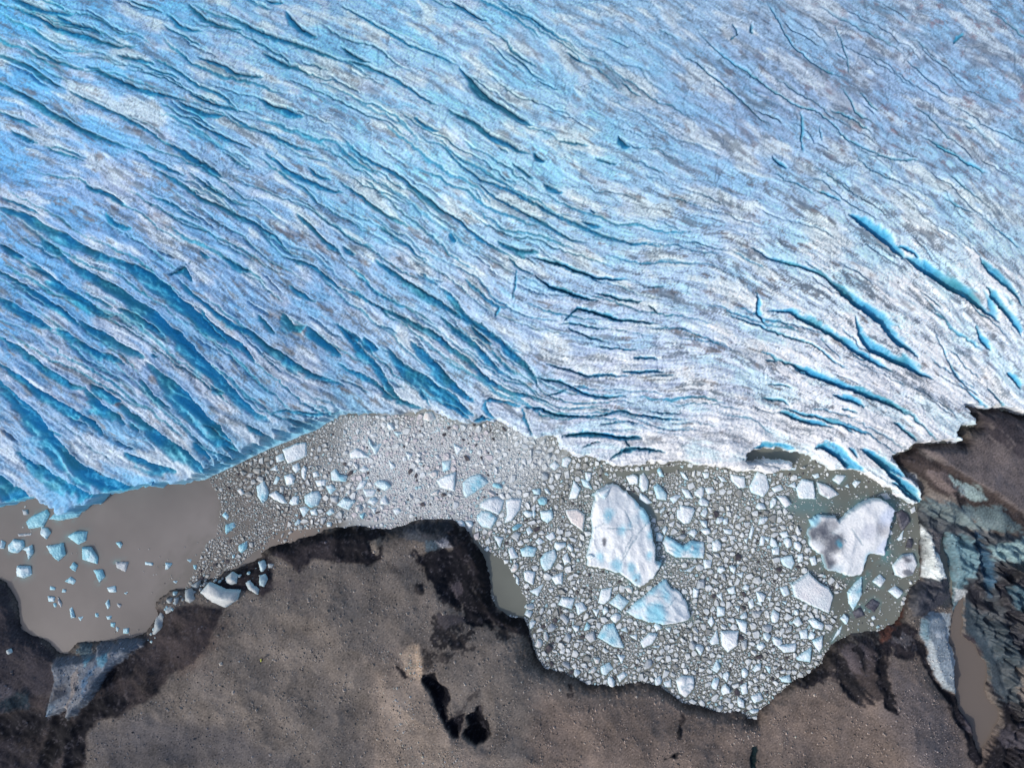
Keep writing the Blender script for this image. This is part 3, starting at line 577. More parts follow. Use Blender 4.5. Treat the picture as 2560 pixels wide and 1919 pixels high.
def link(name, me, parent=None, label=None, cat=None, group=None, kind=None, loc=None):
    o = bpy.data.objects.new(name, me); scene.collection.objects.link(o)
    if parent: o.parent = parent
    if label: o['label'] = label
    if cat: o['category'] = cat
    if group: o['group'] = group
    if kind: o['kind'] = kind
    if loc is not None: o.location = loc
    return o

# ------------------------------------------------------------------ terrain mesh, with coarse tails far beyond the frame
TAIL = np.cumsum(4 * 1.55 ** np.arange(1, 20))
ue = np.concatenate([us[0] - TAIL[::-1], us, us[-1] + TAIL]); ve = np.concatenate([vs[0] - TAIL[::-1], vs, vs[-1] + TAIL])
nt_ = len(TAIL); padw = ((nt_, nt_), (nt_, nt_))
he = np.pad(h, padw, mode='edge'); hse = np.pad(hs, padw, mode='edge'); cole = np.pad(col, padw + ((0, 0),), mode='edge')
UE, VE = np.meshgrid(ue, ve)
out_ = np.maximum.reduce([us[0] - UE, UE - us[-1], vs[0] - VE, VE - vs[-1], 0 * UE]); wt_ = np.exp(-out_ / 30.0)
colb = np.stack([np.pad(blur(col[..., c_], 70), padw, mode='edge') for c_ in range(3)], -1); hb_ = np.pad(blur(h, 50), padw, mode='edge')
cole = cole * wt_[..., None] + colb * (1 - wt_[..., None]); he = he * wt_ + hb_ * (1 - wt_)
XW = (UE - 1280) * MPP; YW = (959.5 - VE) * MPP
edge = np.minimum(1, 140.0 / np.maximum(np.hypot(XW, YW), 1e-6))
XE = XW * (1 - hse / CAM_H * np.where(edge < 1, edge, 1)); YE = YW * (1 - hse / CAM_H * np.where(edge < 1, edge, 1))
co_all = np.stack([XE, YE, he], -1).reshape(-1, 3); col_all = cole.reshape(-1, 3)
ne_u, ne_v = len(ue), len(ve)
idx = np.arange(ne_u * ne_v).reshape(ne_v, ne_u)
quads = np.stack([idx[1:, :-1], idx[1:, 1:], idx[:-1, 1:], idx[:-1, :-1]], -1).reshape(-1, 4)
reg = np.full(SH, 1, np.int8)                       # 1 ground
reg[water_m & (dG < -7) & (dL < -7)] = 0            # open water, nothing under it
reg[isG] = 2
def zone_of(k, s, r):
    d = sdf_fine(pts(k, s), 20); reg[(d > 0) & (dL > -6) & ~isG] = r
zone_of(14, "680,300 730,220 1000,190 1250,160 1320,30 1480,50 1620,10 1940,-20 1900,60 1700,200 1480,340 1380,480 1260,700 1200,770 1040,950 900,1010 900,880 600,1010 640,720 670,480", 3)
zone_of(9, "1545,90 1600,130 1640,200 1720,170 1700,330 1735,460 1650,440 1550,430", 4)
zone_of(9, "1560,690 1640,650 1740,680 1755,800 1790,1000 1795,1190 1700,1150 1620,1000 1600,880 1550,810", 5)
zone_of(9, "1545,450 1720,470 1735,580 1650,640 1560,700 1500,680 1460,620 1470,500", 6)
zone_of(0, "2292,1262 2330,1225 2440,1290 2560,1330 2800,1350 2800,1800 2560,1800 2490,1740 2480,1660 2440,1590 2418,1560 2410,1490 2384,1520 2386,1420 2370,1330 2330,1330", 7)
reg[(dP > 3)] = 0
rege = np.pad(reg, padw, mode='edge').reshape(-1)
qr = rege[quads].max(1)
def sub(r):
    q = quads[qr == r]; uq, inv = np.unique(q, return_inverse=True)
    return co_all[uq], inv.reshape(q.shape), col_all[uq]
c, f, k = sub(1); link('ground', make_mesh('ground', c, f, k, M_GROUND), kind='structure', label='grey brown gravel moraine shore around the meltwater lagoon')
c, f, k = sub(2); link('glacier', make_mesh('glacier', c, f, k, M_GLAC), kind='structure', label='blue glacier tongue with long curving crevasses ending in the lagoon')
for r, nm, lb in ((3, 'stranded_ice', 'blue grey ridge of grounded ice at the lower left shore'),
                  (4, 'stranded_ice', 'bright white ice wall between lagoon and narrow upper channel on the right'),
                  (5, 'stranded_ice', 'pale speckled ice slab left of the long brown pond'),
                  (6, 'stranded_ice', 'dark grit covered ice mound right of the red brown debris'),
                  (7, 'dirty_ice', 'streaked teal and black glacier margin right of the narrow brown pond')):
    c, f, k = sub(r)
    if len(c): link(nm, make_mesh(nm, c, f, k, M_GLAC), label=lb, cat='glacier ice' if r != 7 else 'dirty ice')
print('terrain', len(quads), [(int((qr == r).sum())) for r in range(8)], time.time() - T0)
def ground_z(u, v):
    i = int(np.clip(round((u + 120) / STEP), 0, NU - 1)); j = int(np.clip(round((v + 120) / STEP), 0, NV - 1))
    return float(h[j, i])
W = lambda u, v: ((u - 1280) * MPP, (959.5 - v) * MPP)
def place(u, v):
    """photo pixel -> place on the ground"""
    z = ground_z(u, v); i = int(np.clip(round((u + 120) / STEP), 0, NU - 1)); j = int(np.clip(round((v + 120) / STEP), 0, NV - 1))
    s = 1 - float(hs[j, i]) / CAM_H
    return (u - 1280) * MPP * s, (959.5 - v) * MPP * s, z

# ------------------------------------------------------------------ floes, traced:  type height:outline   (w white, c cyan, g grey, p pinkish, d dirty, k rock-dark)
FL = {7: """c1.2:160,80 200,40 290,0 310,30 270,110 180,125|c1.4:310,60 360,10 420,0 510,20 490,50 390,70|w.9:260,110 300,120 320,150 290,190 255,160|c.9:430,170 480,140 555,140 545,200 500,225 450,190|c.9:290,235 400,215 415,290 370,330 320,280|c.9:525,240 580,240 625,310 620,350 525,320
w.8:45,230 80,190 145,200 150,240 110,280 50,270|w.7:135,255 200,225 210,280 180,320 165,265|w1:95,400 105,360 190,365 195,420 150,440 100,430|c.8:595,390 650,385 670,430 635,468|c.5:415,460 450,430 485,455 470,480|c.4:740,210 770,205 785,225 770,248|g.5:740,335 825,335 805,400 745,370|w.3:930,335 980,340 980,358 930,352|w.6:1060,340 1105,345 1080,380 1060,385
w.7:0,195 30,210 20,250 0,250|c.6:445,370 470,335 495,360 480,400|w.5:685,500 740,490 745,530 700,530|w.4:675,600 695,575 705,620 690,640|w.4:445,635 460,625 480,690 455,695|w.3:500,690 535,685 515,715|c.3:710,725 740,725 735,755 710,750|c.4:790,765 825,760 825,795 790,795|w.3:320,490 355,500 350,515 318,515|w.4:305,555 350,560 345,590 310,590|g.4:370,560 395,600 390,630 370,600|w.3:1110,460 1140,455 1130,475
c.8:1445,100 1500,80 1510,110 1450,160|c.8:1530,230 1585,200 1585,250 1550,280 1530,260|w.5:1890,90 1915,60 1930,85 1900,105|w.3:2100,80 2130,78 2125,110 2100,108|w.4:1490,290 1510,290 1505,310 1490,310|g.4:140,0 175,0 180,30 150,35|g.3:110,155 200,150 195,165 120,170|w.3:400,510 425,515 420,530 395,530|c.3:340,600 360,600 360,625 345,625
c.3:610,665 630,665 630,690 612,688|w.3:680,685 715,680 712,700 690,705|w.3:745,750 762,760 755,785 745,775|g.3:750,600 780,610 770,630 755,622|w.3:1200,320 1230,318 1222,340|c.3:1240,355 1262,355 1260,385 1245,380|w.3:1890,30 1915,28 1910,48|w.3:795,535 820,525 812,543""",
10: """w.9:685,480 800,430 885,420 890,530 840,560 730,600 700,520|w.6:630,540 690,510 705,570 640,590|w.8:700,700 760,680 795,720 780,770 720,780|w.6:845,650 870,615 895,640 875,740 850,710|w.6:775,610 820,590 840,640 800,680 770,640|c.8:470,790 530,740 570,830 560,900 520,930 480,870|w.8:570,860 630,825 690,870 730,930 690,935 620,900
c1:870,870 930,835 990,830 1015,880 980,950 930,970 875,930|c1.1:1140,945 1200,885 1300,910 1240,990|c.8:1095,670 1130,640 1170,690 1230,700 1220,750 1100,740|w.7:1250,510 1300,470 1350,490 1420,545 1330,550 1260,555|c.8:1405,380 1450,450 1520,430 1470,525 1420,440|w.6:1330,650 1370,615 1420,650 1360,670|c.9:1455,770 1500,735 1560,750 1600,790 1550,830|w.6:1360,815 1480,815 1450,870 1390,875
w.6:1300,820 1350,740 1400,740 1370,800|w.7:1510,900 1550,865 1580,940 1510,940|c.6:1050,790 1100,770 1140,810 1090,860|g.6:1085,870 1160,870 1150,930 1095,920|w.6:920,990 970,975 985,1030 930,1030|w.5:830,970 880,955 915,980 865,1050|c.7:1050,1010 1100,970 1125,1010 1080,1035|w.6:740,930 780,870 825,870 820,940 770,950|p.5:305,820 340,805 375,850 340,865|c.4:610,770 640,700 670,720 640,770|w.5:940,670 980,660 1000,700 950,715
w.5:960,740 1050,730 1050,780 980,790|w.5:1580,570 1640,620 1600,650|w.5:1720,500 1780,520 1750,570|w.9:1980,740 2050,700 2140,670 2130,830 2010,800|w.6:2120,430 2200,470 2150,530|c.6:2030,580 2100,570 2090,650 2030,660|w.6:790,1110 820,1060 845,1080 810,1120|w.4:1430,970 1480,965 1460,1020|w.5:1615,985 1660,970 1685,1000 1640,1030|w.5:1060,1100 1100,1090 1100,1125 1065,1130|c.5:1620,330 1700,340 1650,370|w.4:1920,350 2030,290 1990,330|c.4:210,1000 240,1040 225,1070 180,1030|w.4:580,650 640,610 650,660""",
11: """c1:190,690 250,640 330,620 410,690 280,780 215,820 190,760|w1:340,860 400,820 470,810 535,840 520,910 490,960 420,930 335,900|c.9:310,970 350,930 420,940 480,990 430,1075 350,1060 310,1010|w1:550,840 600,820 685,830 670,920 600,1010 540,1030 560,960|c.7:835,930 940,920 950,990 900,1030 850,1000|p.7:1050,920 1150,910 1215,960 1200,1100 1100,1030 1060,960|w.6:765,940 790,915 805,960 785,990|w.7:915,550 960,510 1005,550 960,590
w.7:1100,750 1120,670 1180,740 1150,820 1080,830|c.7:1180,660 1240,670 1280,750 1200,720|w.5:870,740 900,740 930,790 890,780|c.6:770,750 840,740 840,790 790,790|w.7:140,1010 190,1010 215,1060 160,1060|w.7:210,1015 260,1010 280,1050 240,1080|w.7:570,1250 610,1230 660,1320 590,1330|c.8:670,1250 740,1220 810,1240 790,1310 690,1310|c.9:840,1330 880,1280 960,1250 980,1320 930,1410 880,1435 850,1390|w.8:700,1440 740,1425 800,1440 780,1550 710,1510
w.8:930,1480 1030,1440 1030,1520 970,1550|w.5:720,1080 750,1060 780,1100 740,1135|w.5:800,1180 830,1150 880,1190 820,1210|c1:1790,720 1830,700 1900,780 1900,840 1820,830|w.8:1675,630 1710,610 1750,680 1740,750 1700,770 1670,720|w.7:1560,640 1620,620 1660,640 1660,700 1590,710|w.7:1680,780 1720,800 1780,860 1740,870 1670,830|w.9:1985,920 2060,900 2140,920 2100,1020 2050,1040 1990,990|w.7:1920,820 1980,790 2025,800 1960,870|w.7:2020,740 2080,750 2120,820 2060,820
c.6:1820,590 1840,560 1880,640 1840,640|w.6:2010,600 2050,610 2085,670 2050,660|w.5:1840,930 1880,890 1890,910 1850,950|w.5:1860,1090 1890,1050 1910,1080 1880,1130|w.7:2070,1110 2130,1075 2160,1110 2130,1150|w.5:750,1600 870,1540 820,1640|w.5:2040,1430 2150,1380 2100,1440|w.5:880,1140 950,1100 970,1150 920,1180|w.5:640,1480 660,1490 660,1550 635,1530|g.6:590,1140 630,1100 680,1110 650,1190|w.7:450,1140 530,1150 500,1240|w.4:370,1250 400,1220 415,1250 390,1270""",
8: """c.9:1655,820 1700,740 1760,730 1790,800 1830,890 1760,880|w.8:1930,850 1990,790 2045,800 2010,860 1950,890|w.7:1660,600 1680,510 1750,500 1740,570 1700,610|c.8:1730,600 1790,540 1860,590 1810,650|w.8:1400,610 1430,560 1510,570 1490,640|w.8:1510,605 1560,595 1590,640 1530,680|c.7:1675,1010 1730,980 1755,1020 1710,1065 1680,1050|w.6:1780,930 1835,940 1810,990|w.6:1360,440 1430,400 1430,480 1390,470
w.5:1800,770 1840,750 1850,790|w.5:1620,640 1670,640 1650,690|w.5:2090,760 2130,755 2120,790|w.5:1860,810 1910,800 1910,840|w.6:2080,1110 2130,1090 2130,1140 2090,1140|w.5:2000,880 2060,870 2050,890|w.6:1780,1070 1820,1040 1850,1060 1800,1110""",
9: """d1.2:720,480 830,400 900,470 960,500 990,560 960,670 900,640 830,610 740,560|c1:1080,530 1130,470 1175,430 1170,550 1120,650 1090,600|w.8:1240,460 1290,415 1325,450 1290,500|w.8:1340,520 1390,490 1440,530 1400,575|c.8:640,310 720,290 740,340 720,385 670,360|w.7:835,310 870,295 885,350 850,360|w.6:760,290 790,280 795,330 760,340|w.7:640,500 690,490 710,540 670,560|w1:0,-30 95,-10 60,90 10,60|w.7:240,620 290,630 290,680 240,690
w.5:180,720 205,680 225,720 200,755|w.7:360,700 430,720 430,800 390,780|w.7:190,850 240,770 255,860 210,870|w1:265,780 380,780 370,870 310,920 270,870|w.9:825,710 860,695 930,740 920,775 860,760|w.7:770,780 820,770 825,830 780,830|w.8:620,870 750,860 745,910 670,920|c.8:750,950 850,880 840,980 760,970|w.8:850,840 920,810 920,880 900,920 870,880|c.7:205,1030 240,960 265,1010 240,1050
c.4:545,1000 585,1010 580,1060|w.7:390,1130 430,1110 440,1180 400,1190|w.8:455,1200 520,1175 540,1220 480,1245|c.8:640,1080 710,1060 720,1110 660,1110|w.4:275,120 340,130 330,160 290,150|w.5:440,180 465,100 480,120 460,190|w.5:640,150 690,135 700,170 660,185|w.6:590,250 640,235 640,290 600,290|w.4:410,190 440,180 430,220|w.5:510,230 520,170 550,170 540,230|w.4:40,390 100,360 60,400|w.4:360,410 410,400 400,440
w.5:300,510 350,490 360,540 320,540|w.4:235,550 270,530 275,590|w.7:1030,700 1060,670 1090,700 1070,740|w.3:975,850 1010,780 1045,740 1030,790|w.3:1230,690 1250,680 1260,700 1240,710|k.7:1390,20 1430,0 1470,30 1480,80 1430,140 1410,100|k.8:1455,240 1470,190 1500,185 1490,250|d1:1370,360 1430,290 1500,280 1530,350 1500,420 1430,440 1390,420|w.4:1395,190 1440,130 1430,190 1410,200|k.5:1190,620 1240,570 1290,600 1250,660|k.4:1110,660 1160,620 1190,680 1130,700
w.6:150,320 210,325 200,370 160,380|w.5:540,180 580,175 570,210|w.6:420,480 450,490 440,520 400,510|w.5:440,590 470,570 480,620 450,640|w.5:490,600 520,580 530,620|w.5:560,560 590,555 580,590|w.5:350,620 385,620 380,660|w.4:660,590 690,585 680,610|w.6:280,60 310,50 310,90 280,95""",
6: """w1:450,1480 500,1385 560,1410 580,1490 540,1550 460,1520|w1:750,1490 790,1430 860,1450 875,1560 770,1560|w.8:325,1400 420,1420 425,1490 380,1490 330,1440|d.8:880,1450 950,1470 1030,1530 960,1560 900,1530|w.8:980,1440 1010,1405 1070,1410 1030,1470|w.5:690,1480 740,1450 750,1490|w.5:545,1320 610,1330 605,1350|w.3:550,1355 750,1360 740,1375 560,1370|w.6:1110,1460 1130,1440 1165,1450 1130,1490|w.5:145,1390 190,1390 185,1425 160,1430
w.5:590,1490 650,1465 670,1500 610,1520|d.7:620,1540 680,1540 720,1590 680,1620|w.5:0,1390 60,1440 20,1430|w.6:160,1490 210,1480 230,1520 180,1530|w.5:240,1410 280,1420 305,1450 270,1450|w.4:1060,1480 1080,1465 1090,1490|g.5:1290,1530 1330,1520 1360,1560 1320,1565|w.5:850,1405 890,1395 900,1420 870,1430|w.4:560,1430 590,1425 585,1450|w.4:0,1350 25,1345 20,1365"""}
SHORE_ICE = {7: """c1.6:1650,340 1690,330 1720,355 1700,400 1670,405|w1.8:1440,440 1480,405 1525,430 1525,480 1480,492 1445,475|c1.5:1660,430 1700,415 1715,450 1690,500 1660,490|w1.2:1570,470 1600,455 1630,490 1660,510 1650,550 1590,515|w2.6:1270,540 1330,475 1380,495 1430,520 1530,525 1510,590 1440,640 1350,610|g1.3:1215,490 1280,455 1270,530 1240,515|g1.4:1180,520 1220,510 1260,580 1220,610 1180,590
g.9:1060,580 1100,570 1110,600 1070,610|g.9:1112,572 1140,570 1138,620 1115,620|g1:1050,640 1100,612 1120,650 1060,680|c.7:1105,530 1135,530 1130,555 1105,555|g1.8:975,780 990,700 1030,665 1060,700 1050,760 1000,810 965,810|w.9:25,905 60,895 70,920 45,935|w1.3:2000,110 2040,85 2065,120 2030,150 2000,145|w.5:1975,145 1998,142 2000,165 1978,168|g.5:1715,340 1760,350 1745,380 1722,375"""}
TINT = {'w': (.80, .85, .88), 'c': (.30, .62, .72), 'b': (.60, .78, .84), 'g': (.48, .52, .55), 'p': (.74, .70, .68), 'd': (.74, .76, .78), 'k': (.06, .06, .08)}
fr_ = np.random.default_rng(99)
def resample(P, n):
    P = np.array(P, float); Q = np.vstack([P, P[:1]]); s = np.r_[0, np.cumsum(np.hypot(*(Q[1:] - Q[:-1]).T))]
    t = np.linspace(0, s[-1], n, endpoint=False)
    return np.stack([np.interp(t, s, Q[:, 0]), np.interp(t, s, Q[:, 1])], 1)
from mathutils.geometry import delaunay_2d_cdt
def ice_mesh(name, P, hgt, typ, z0=0.0, big=False, boulder=False, paint=()):
    """outline in metres -> closed lump of ice with broken facets on top; origin at its centre"""
    P = np.array(P, float); per = np.hypot(*(np.roll(P, -1, 0) - P).T).sum()
    sp = .26 if per > 25 else (.30 if per > 6 else .26)
    n = int(np.clip(per / sp, 8, 320)); Q = resample(P, n); cen = Q.mean(0); Q = Q - cen; R = np.hypot(*Q.T).mean()
    if np.sum(Q[:, 0] * np.roll(Q[:, 1], -1) - Q[:, 1] * np.roll(Q[:, 0], -1)) < 0: Q = Q[::-1]
    Q = Q + fr_.normal(0, .045 if per > 6 else .02, Q.shape)
    if big:
        tt = np.arange(n) / n * 2 * math.pi; Q = Q * (1 + .012 * sum(np.sin(tt * k_ + fr_.uniform(0, 6)) for k_ in (9, 14, 23, 37, 51)) / 1.6)[:, None]
    g = sp * .95; xs = np.arange(Q[:, 0].min(), Q[:, 0].max(), g); ys = np.arange(Q[:, 1].min(), Q[:, 1].max(), g)
    I = np.zeros((0, 2))
    if len(xs) and len(ys):
        gx, gy = np.meshgrid(xs, ys); gx = gx.ravel() + fr_.uniform(-.38, .38, gx.size) * g; gy = gy.ravel() + fr_.uniform(-.38, .38, gy.size) * g
        ok = inside([tuple(q) for q in Q], gx, gy); gx, gy = gx[ok], gy[ok]
        if len(gx): ok = segdist([tuple(q) for q in Q], gx, gy) > g * .45; I = np.c_[gx[ok], gy[ok]]
    A = np.vstack([Q, I])
    vo, _, fo, ov, _, _ = delaunay_2d_cdt([Vector((float(x), float(y))) for x, y in A], [(i, (i + 1) % n) for i in range(n)], [list(range(n))], 1, 1e-5, True)
    V2 = np.array([(v.x, v.y) for v in vo]); T = [f for f in fo if len(f) == 3]
    tc = np.array([V2[list(f)].mean(0) for f in T]); ti = inside([tuple(q) for q in Q], tc[:, 0], tc[:, 1]); T = [f for f, k_ in zip(T, ti) if k_]
    src = np.array([o[0] if len(o) else 10 ** 6 for o in ov])
    D = segdist([tuple(q) for q in Q], V2[:, 0], V2[:, 1])
    fx, fy, fp = fr_.normal(0, 1.1 / R ** .7, 7), fr_.normal(0, 1.1 / R ** .7, 7), fr_.uniform(0, 6.28, 7)
    def nz(x, y): return sum(np.sin(fx[i] * x * (1 + .6 * i) + fy[i] * y * (1 + .6 * i) + fp[i]) / (1 + .5 * i) for i in range(7)) / 2.2
    x, y = V2.T
    # broken facets: the lowest of a few tilted planes
    Z = np.full(len(V2), 1.05)
    for q in range(4 if not boulder else 6):
        a = fr_.uniform(0, 6.28); Z = np.minimum(Z, fr_.uniform(.80, 1.1) + (x * math.cos(a) + y * math.sin(a)) / R * fr_.uniform(.15, .55 if not boulder else .8))
    er = min(.5, R * .4) if not boulder else R * .75
    e = np.clip(D / er, 0, 1)
    e = (.34 + .66 * (1 - (1 - e) ** 2)) if not boulder else (.10 + .90 * np.sqrt(1 - (1 - e) ** 2))
    z = hgt * np.clip(Z, .35, 1.1) * e + hgt * .10 * nz(x, y) * np.clip(D / er, 0, 1) + fr_.normal(0, .025 * min(hgt, 1), len(V2))
    if big: z += .10 * np.abs(nz(x * 2.5, y * 2.5)) - .25 * np.clip(nz(x * 1.4 + 9, y * 1.4) - .55, 0, 1)
    z = np.maximum(z, .05)
    base_c = np.array(TINT[typ] if not boulder else {'w': (.52, .55, .55), 'c': (.42, .55, .58), 'g': (.36, .40, .41)}[typ]); v = nz(x * 1.2 + 5, y * 1.2)
    c = base_c[None] * (1 + .07 * v[:, None] * np.array([1.3, .6, .35])) * (1 + fr_.normal(0, .025, (len(V2), 1)))
    def mx(c, t, m): m = np.clip(m, 0, 1)[:, None]; return c * (1 - m) + np.array(t) * m
    if typ == 'c': c = mx(c, (.66, .80, .85), np.clip(v * .9, 0, .75))
    if typ == 'b': c = mx(c, (.80, .86, .88), np.clip(v * .9, 0, .8)); c = mx(c, (.22, .56, .70), np.clip(-v * 1.2 - .35, 0, .85))
    if typ == 'w': c = mx(c, (.36, .68, .80), np.clip(-v * .9 - .55, 0, .8)); c = mx(c, (.45, .46, .48), np.clip(nz(x * 2.1, y * 1.7 + 3) - .75, 0, .6))
    if typ == 'd' and not big: c = mx(c, (.13, .14, .17), np.clip(nz(x * .9 - 3, y * .9 + 2) * 2.2 - .55, 0, .92))
    if typ == 'k': c = mx(c, (.22, .22, .25), np.clip(nz(x * 2, y * 2), 0, .5))
    if big:
        c = mx(c, (.86, .88, .89), np.full(len(x), .5)); ridge_ = 1 - np.abs(nz(x * .8 + 2, y * .8 - 1)); z = z + .35 * ridge_ ** 2 - .15
        for _q in range(6 if typ != 'd' else 2):
            a = fr_.uniform(0, 6.28); d0 = fr_.uniform(-.6, .6) * R; L0 = fr_.uniform(-.5, .5) * R; Ll = fr_.uniform(.15, .5) * R
            pd = np.abs(x * math.cos(a) + y * math.sin(a) - d0 + .3 * nz(x * 1.5, y * 1.5)); al = np.abs(-x * math.sin(a) + y * math.cos(a) - L0)
            mk = smooth(.26, .05, pd) * (al < Ll); c = mx(c, (.22, .36, .44), mk * .6); z = z - .12 * mk
    for pu, pv, pr_, pc in paint:
        qx, qy = W(pu, pv); rr_ = pr_ * MPP * (1.5 if pc[0] < .5 and pc[2] < .5 else 1.35); dd = np.hypot(x + cen[0] - qx * .99, (y + cen[1] - qy * .99) * .8) / rr_ + .34 * nz(x * 1.1 + pu, y * 1.3) + .16 * nz(y * 2.7, x * 2.3 + pv) + fr_.normal(0, .07, len(x))
        c = mx(c, pc, (1 - smooth(.15, 1.05, dd)) * (.95 if pc[0] < .2 and pc[2] < .3 else .75))
    wet = (.05, .05, .06) if typ == 'k' else ((.32, .35, .37) if typ == 'g' else (.40, .66, .74))
    c = mx(c, wet, (1 - np.clip(D / .35, 0, 1)) * .55)
    nv = len(V2); bi = [int(np.where(src == i)[0][0]) if (src == i).any() else -1 for i in range(n)]
    bi = [b for b in bi if b >= 0]; m_ = len(bi)
    sk = V2[bi] * (1.0 + .05 / max(R, .3)); co = np.vstack([np.c_[V2, z], np.c_[sk, np.full(m_, -.15 if not boulder else -.4)]])
    c = np.vstack([c, np.tile(np.array(wet) * .9, (m_, 1))])
    F = [list(t) for t in T]
    for i in range(m_):
        j = (i + 1) % m_; F += [[nv + i, nv + j, bi[j]], [nv + i, bi[j], bi[i]]]
    me = make_mesh(name, co, np.array(F), np.clip(c, .02, .9), M_FLOE, big or boulder)
    return me, cen, n
OCX, OCY = 2560, 900; OC0 = 1000
occ = np.zeros((OCY, OCX), bool)                # occupancy, photo pixels, rows from v=1000
wl_ok = water_m & True
# water mask at photo resolution
iu = np.clip(np.round((np.arange(OCX) + 120) / STEP).astype(int), 0, NU - 1); jv = np.clip(np.round((np.arange(OC0, OC0 + OCY) + 120) / STEP).astype(int), 0, NV - 1)
watm = water_m[np.ix_(jv, iu)]
occ |= ~watm
def stamp(P, grow=0.8):
    P = np.array(P); x0, y0 = np.floor(P.min(0)).astype(int) - 1; x1, y1 = np.ceil(P.max(0)).astype(int) + 2
    x0 = max(x0, 0); y0 = max(y0, OC0); x1 = min(x1, OCX); y1 = min(y1, OC0 + OCY)
    if x1 <= x0 or y1 <= y0: return
    X, Y = np.meshgrid(np.arange(x0, x1), np.arange(y0, y1))
    m = inside(P, X + .3, Y + .3)
    if grow and (x1 - x0) < 200:
        m2 = m.copy(); m2[1:] |= m[:-1]; m2[:-1] |= m[1:]; m2[:, 1:] |= m[:, :-1]; m2[:, :-1] |= m[:, 1:]; m = m2
    occ[y0 - OC0:y1 - OC0, x0:x1] |= m
floes = []      # dicts: u v size type shape
BIG = [('w', 2.6, 11, "1315,770 1370,735 1430,700 1500,720 1580,790 1650,850 1720,930 1750,970 1770,1050 1790,1150 1805,1230 1812,1355 1860,1365 1835,1420 1800,1480 1720,1550 1670,1580 1610,1530 1520,1460 1400,1420 1310,1400 1230,1395 1235,1310 1250,1240 1280,1100 1270,1000 1280,880", 'largest white iceberg in the lagoon, oblong with thin cracks and small blue melt pits'),
       ('w', 2.0, 0, "1567,1531 1590,1508 1612,1492 1630,1475 1647,1461 1667,1449 1679,1472 1700,1480 1718,1505 1729,1546 1700,1556 1659,1562 1624,1556 1589,1546", 'fan shaped white and blue iceberg just below the largest iceberg'),
       ('d', 2.6, 0, "2050,1288 2093,1291 2101,1305 2125,1280 2155,1259 2194,1243 2221,1259 2236,1274 2225,1305 2217,1352 2215,1391 2186,1385 2171,1387 2165,1418 2159,1437 2128,1445 2105,1433 2070,1426 2058,1391 2031,1367 2023,1332 2033,1317 2029,1301", 'large bright white iceberg with grey dirt patches near the right shore'),
       ('c', 1.4, 11, "1870,1190 1900,1140 1960,1170 2040,1220 2100,1180 2211,1190 2225,1250 2211,1330 2100,1320 1980,1320 1900,1270", 'white iceberg with turquoise notch right of the largest iceberg'),
       ('w', 1.1, 0, "1690,1702 1705,1690 1735,1692 1737,1720 1716,1744 1700,1735", 'white blocky iceberg touching the lower gravel shore')]
CY_, DK_, WH_ = (.22, .60, .76), (.12, .13, .16), (.86, .88, .89)
def bl(k, items): return [(*pts(k, f'{a},{b}')[0], r * CROP[k][2], c) for a, b, r, c in items]
PAINT = {'largestwhite': bl(11, [(1410, 960, 45, CY_), (1525, 1080, 40, CY_), (1755, 1135, 35, CY_), (1340, 1300, 45, CY_), (1480, 1370, 50, CY_), (1590, 1400, 40, CY_), (1640, 1470, 50, CY_), (1590, 1040, 28, CY_), (1750, 1290, 34, CY_), (1850, 1370, 30, CY_), (1735, 960, 60, CY_), (1650, 860, 40, CY_),
    (1375, 1170, 14, DK_), (1375, 1200, 12, DK_), (1640, 1500, 12, DK_), (1265, 1320, 34, WH_), (1370, 780, 55, WH_), (1550, 1395, 20, WH_), (1640, 1430, 26, WH_)]),
  'fanshaped': bl(8, [(2060, 480, 50, CY_), (2100, 560, 45, CY_), (2060, 640, 50, CY_), (2020, 700, 60, CY_), (1930, 700, 40, CY_), (1920, 600, 40, CY_), (2000, 520, 40, CY_)]),
  'largebright': bl(9, [(960, 180, 70, DK_), (1000, 215, 50, DK_), (930, 150, 40, DK_), (945, 325, 45, DK_), (980, 350, 30, DK_), (1280, 100, 45, (.35, .35, .38)), (860, 170, 40, DK_), (1000, 95, 26, (.3, .3, .33)), (1032, 225, 22, (.03, .34, .50)), (1215, 160, 50, (.55, .58, .66)), (1210, 300, 40, CY_), (1000, 420, 50, (.35, .5, .6)), (870, 60, 40, CY_), (1350, 40, 60, (.62, .70, .86)), (1325, 250, 50, (.62, .70, .86))]),
  'whiteiceberg': bl(11, [(2000, 1180, 60, CY_), (2050, 1215, 45, CY_), (2110, 1215, 50, CY_), (2150, 1260, 60, CY_), (1990, 1300, 40, CY_), (1930, 1150, 40, CY_), (2120, 1240, 16, WH_)])}
for typ, hg, k, s, lb in BIG:
    if lb.startswith('white iceberg'): typ = 'w'
    P = pts(k, s); stamp(P); Pw = np.array([W(*p) for p in P]) * (1 - hg * .6 / CAM_H)
    me, cen, n = ice_mesh('iceberg', Pw, hg, typ, big=True, paint=PAINT.get(lb.split()[0] + lb.split()[1], ()))
    link('iceberg', me, label=lb, cat='iceberg', loc=(cen[0], cen[1], 0))
for k, s in FL.items():
    for item in s.replace('\n', '|').split('|'):
        hd, p = item.split(':'); P = pts(k, p); typ = hd[0]; hg = float(hd[1:])
        if typ == 'c' and k != 7: typ = 'b'
        if typ == 'w' and k == 7: typ = 'b'
        stamp(P); floes.append(dict(P=P, typ=typ, h=hg))
n_traced = len(floes)
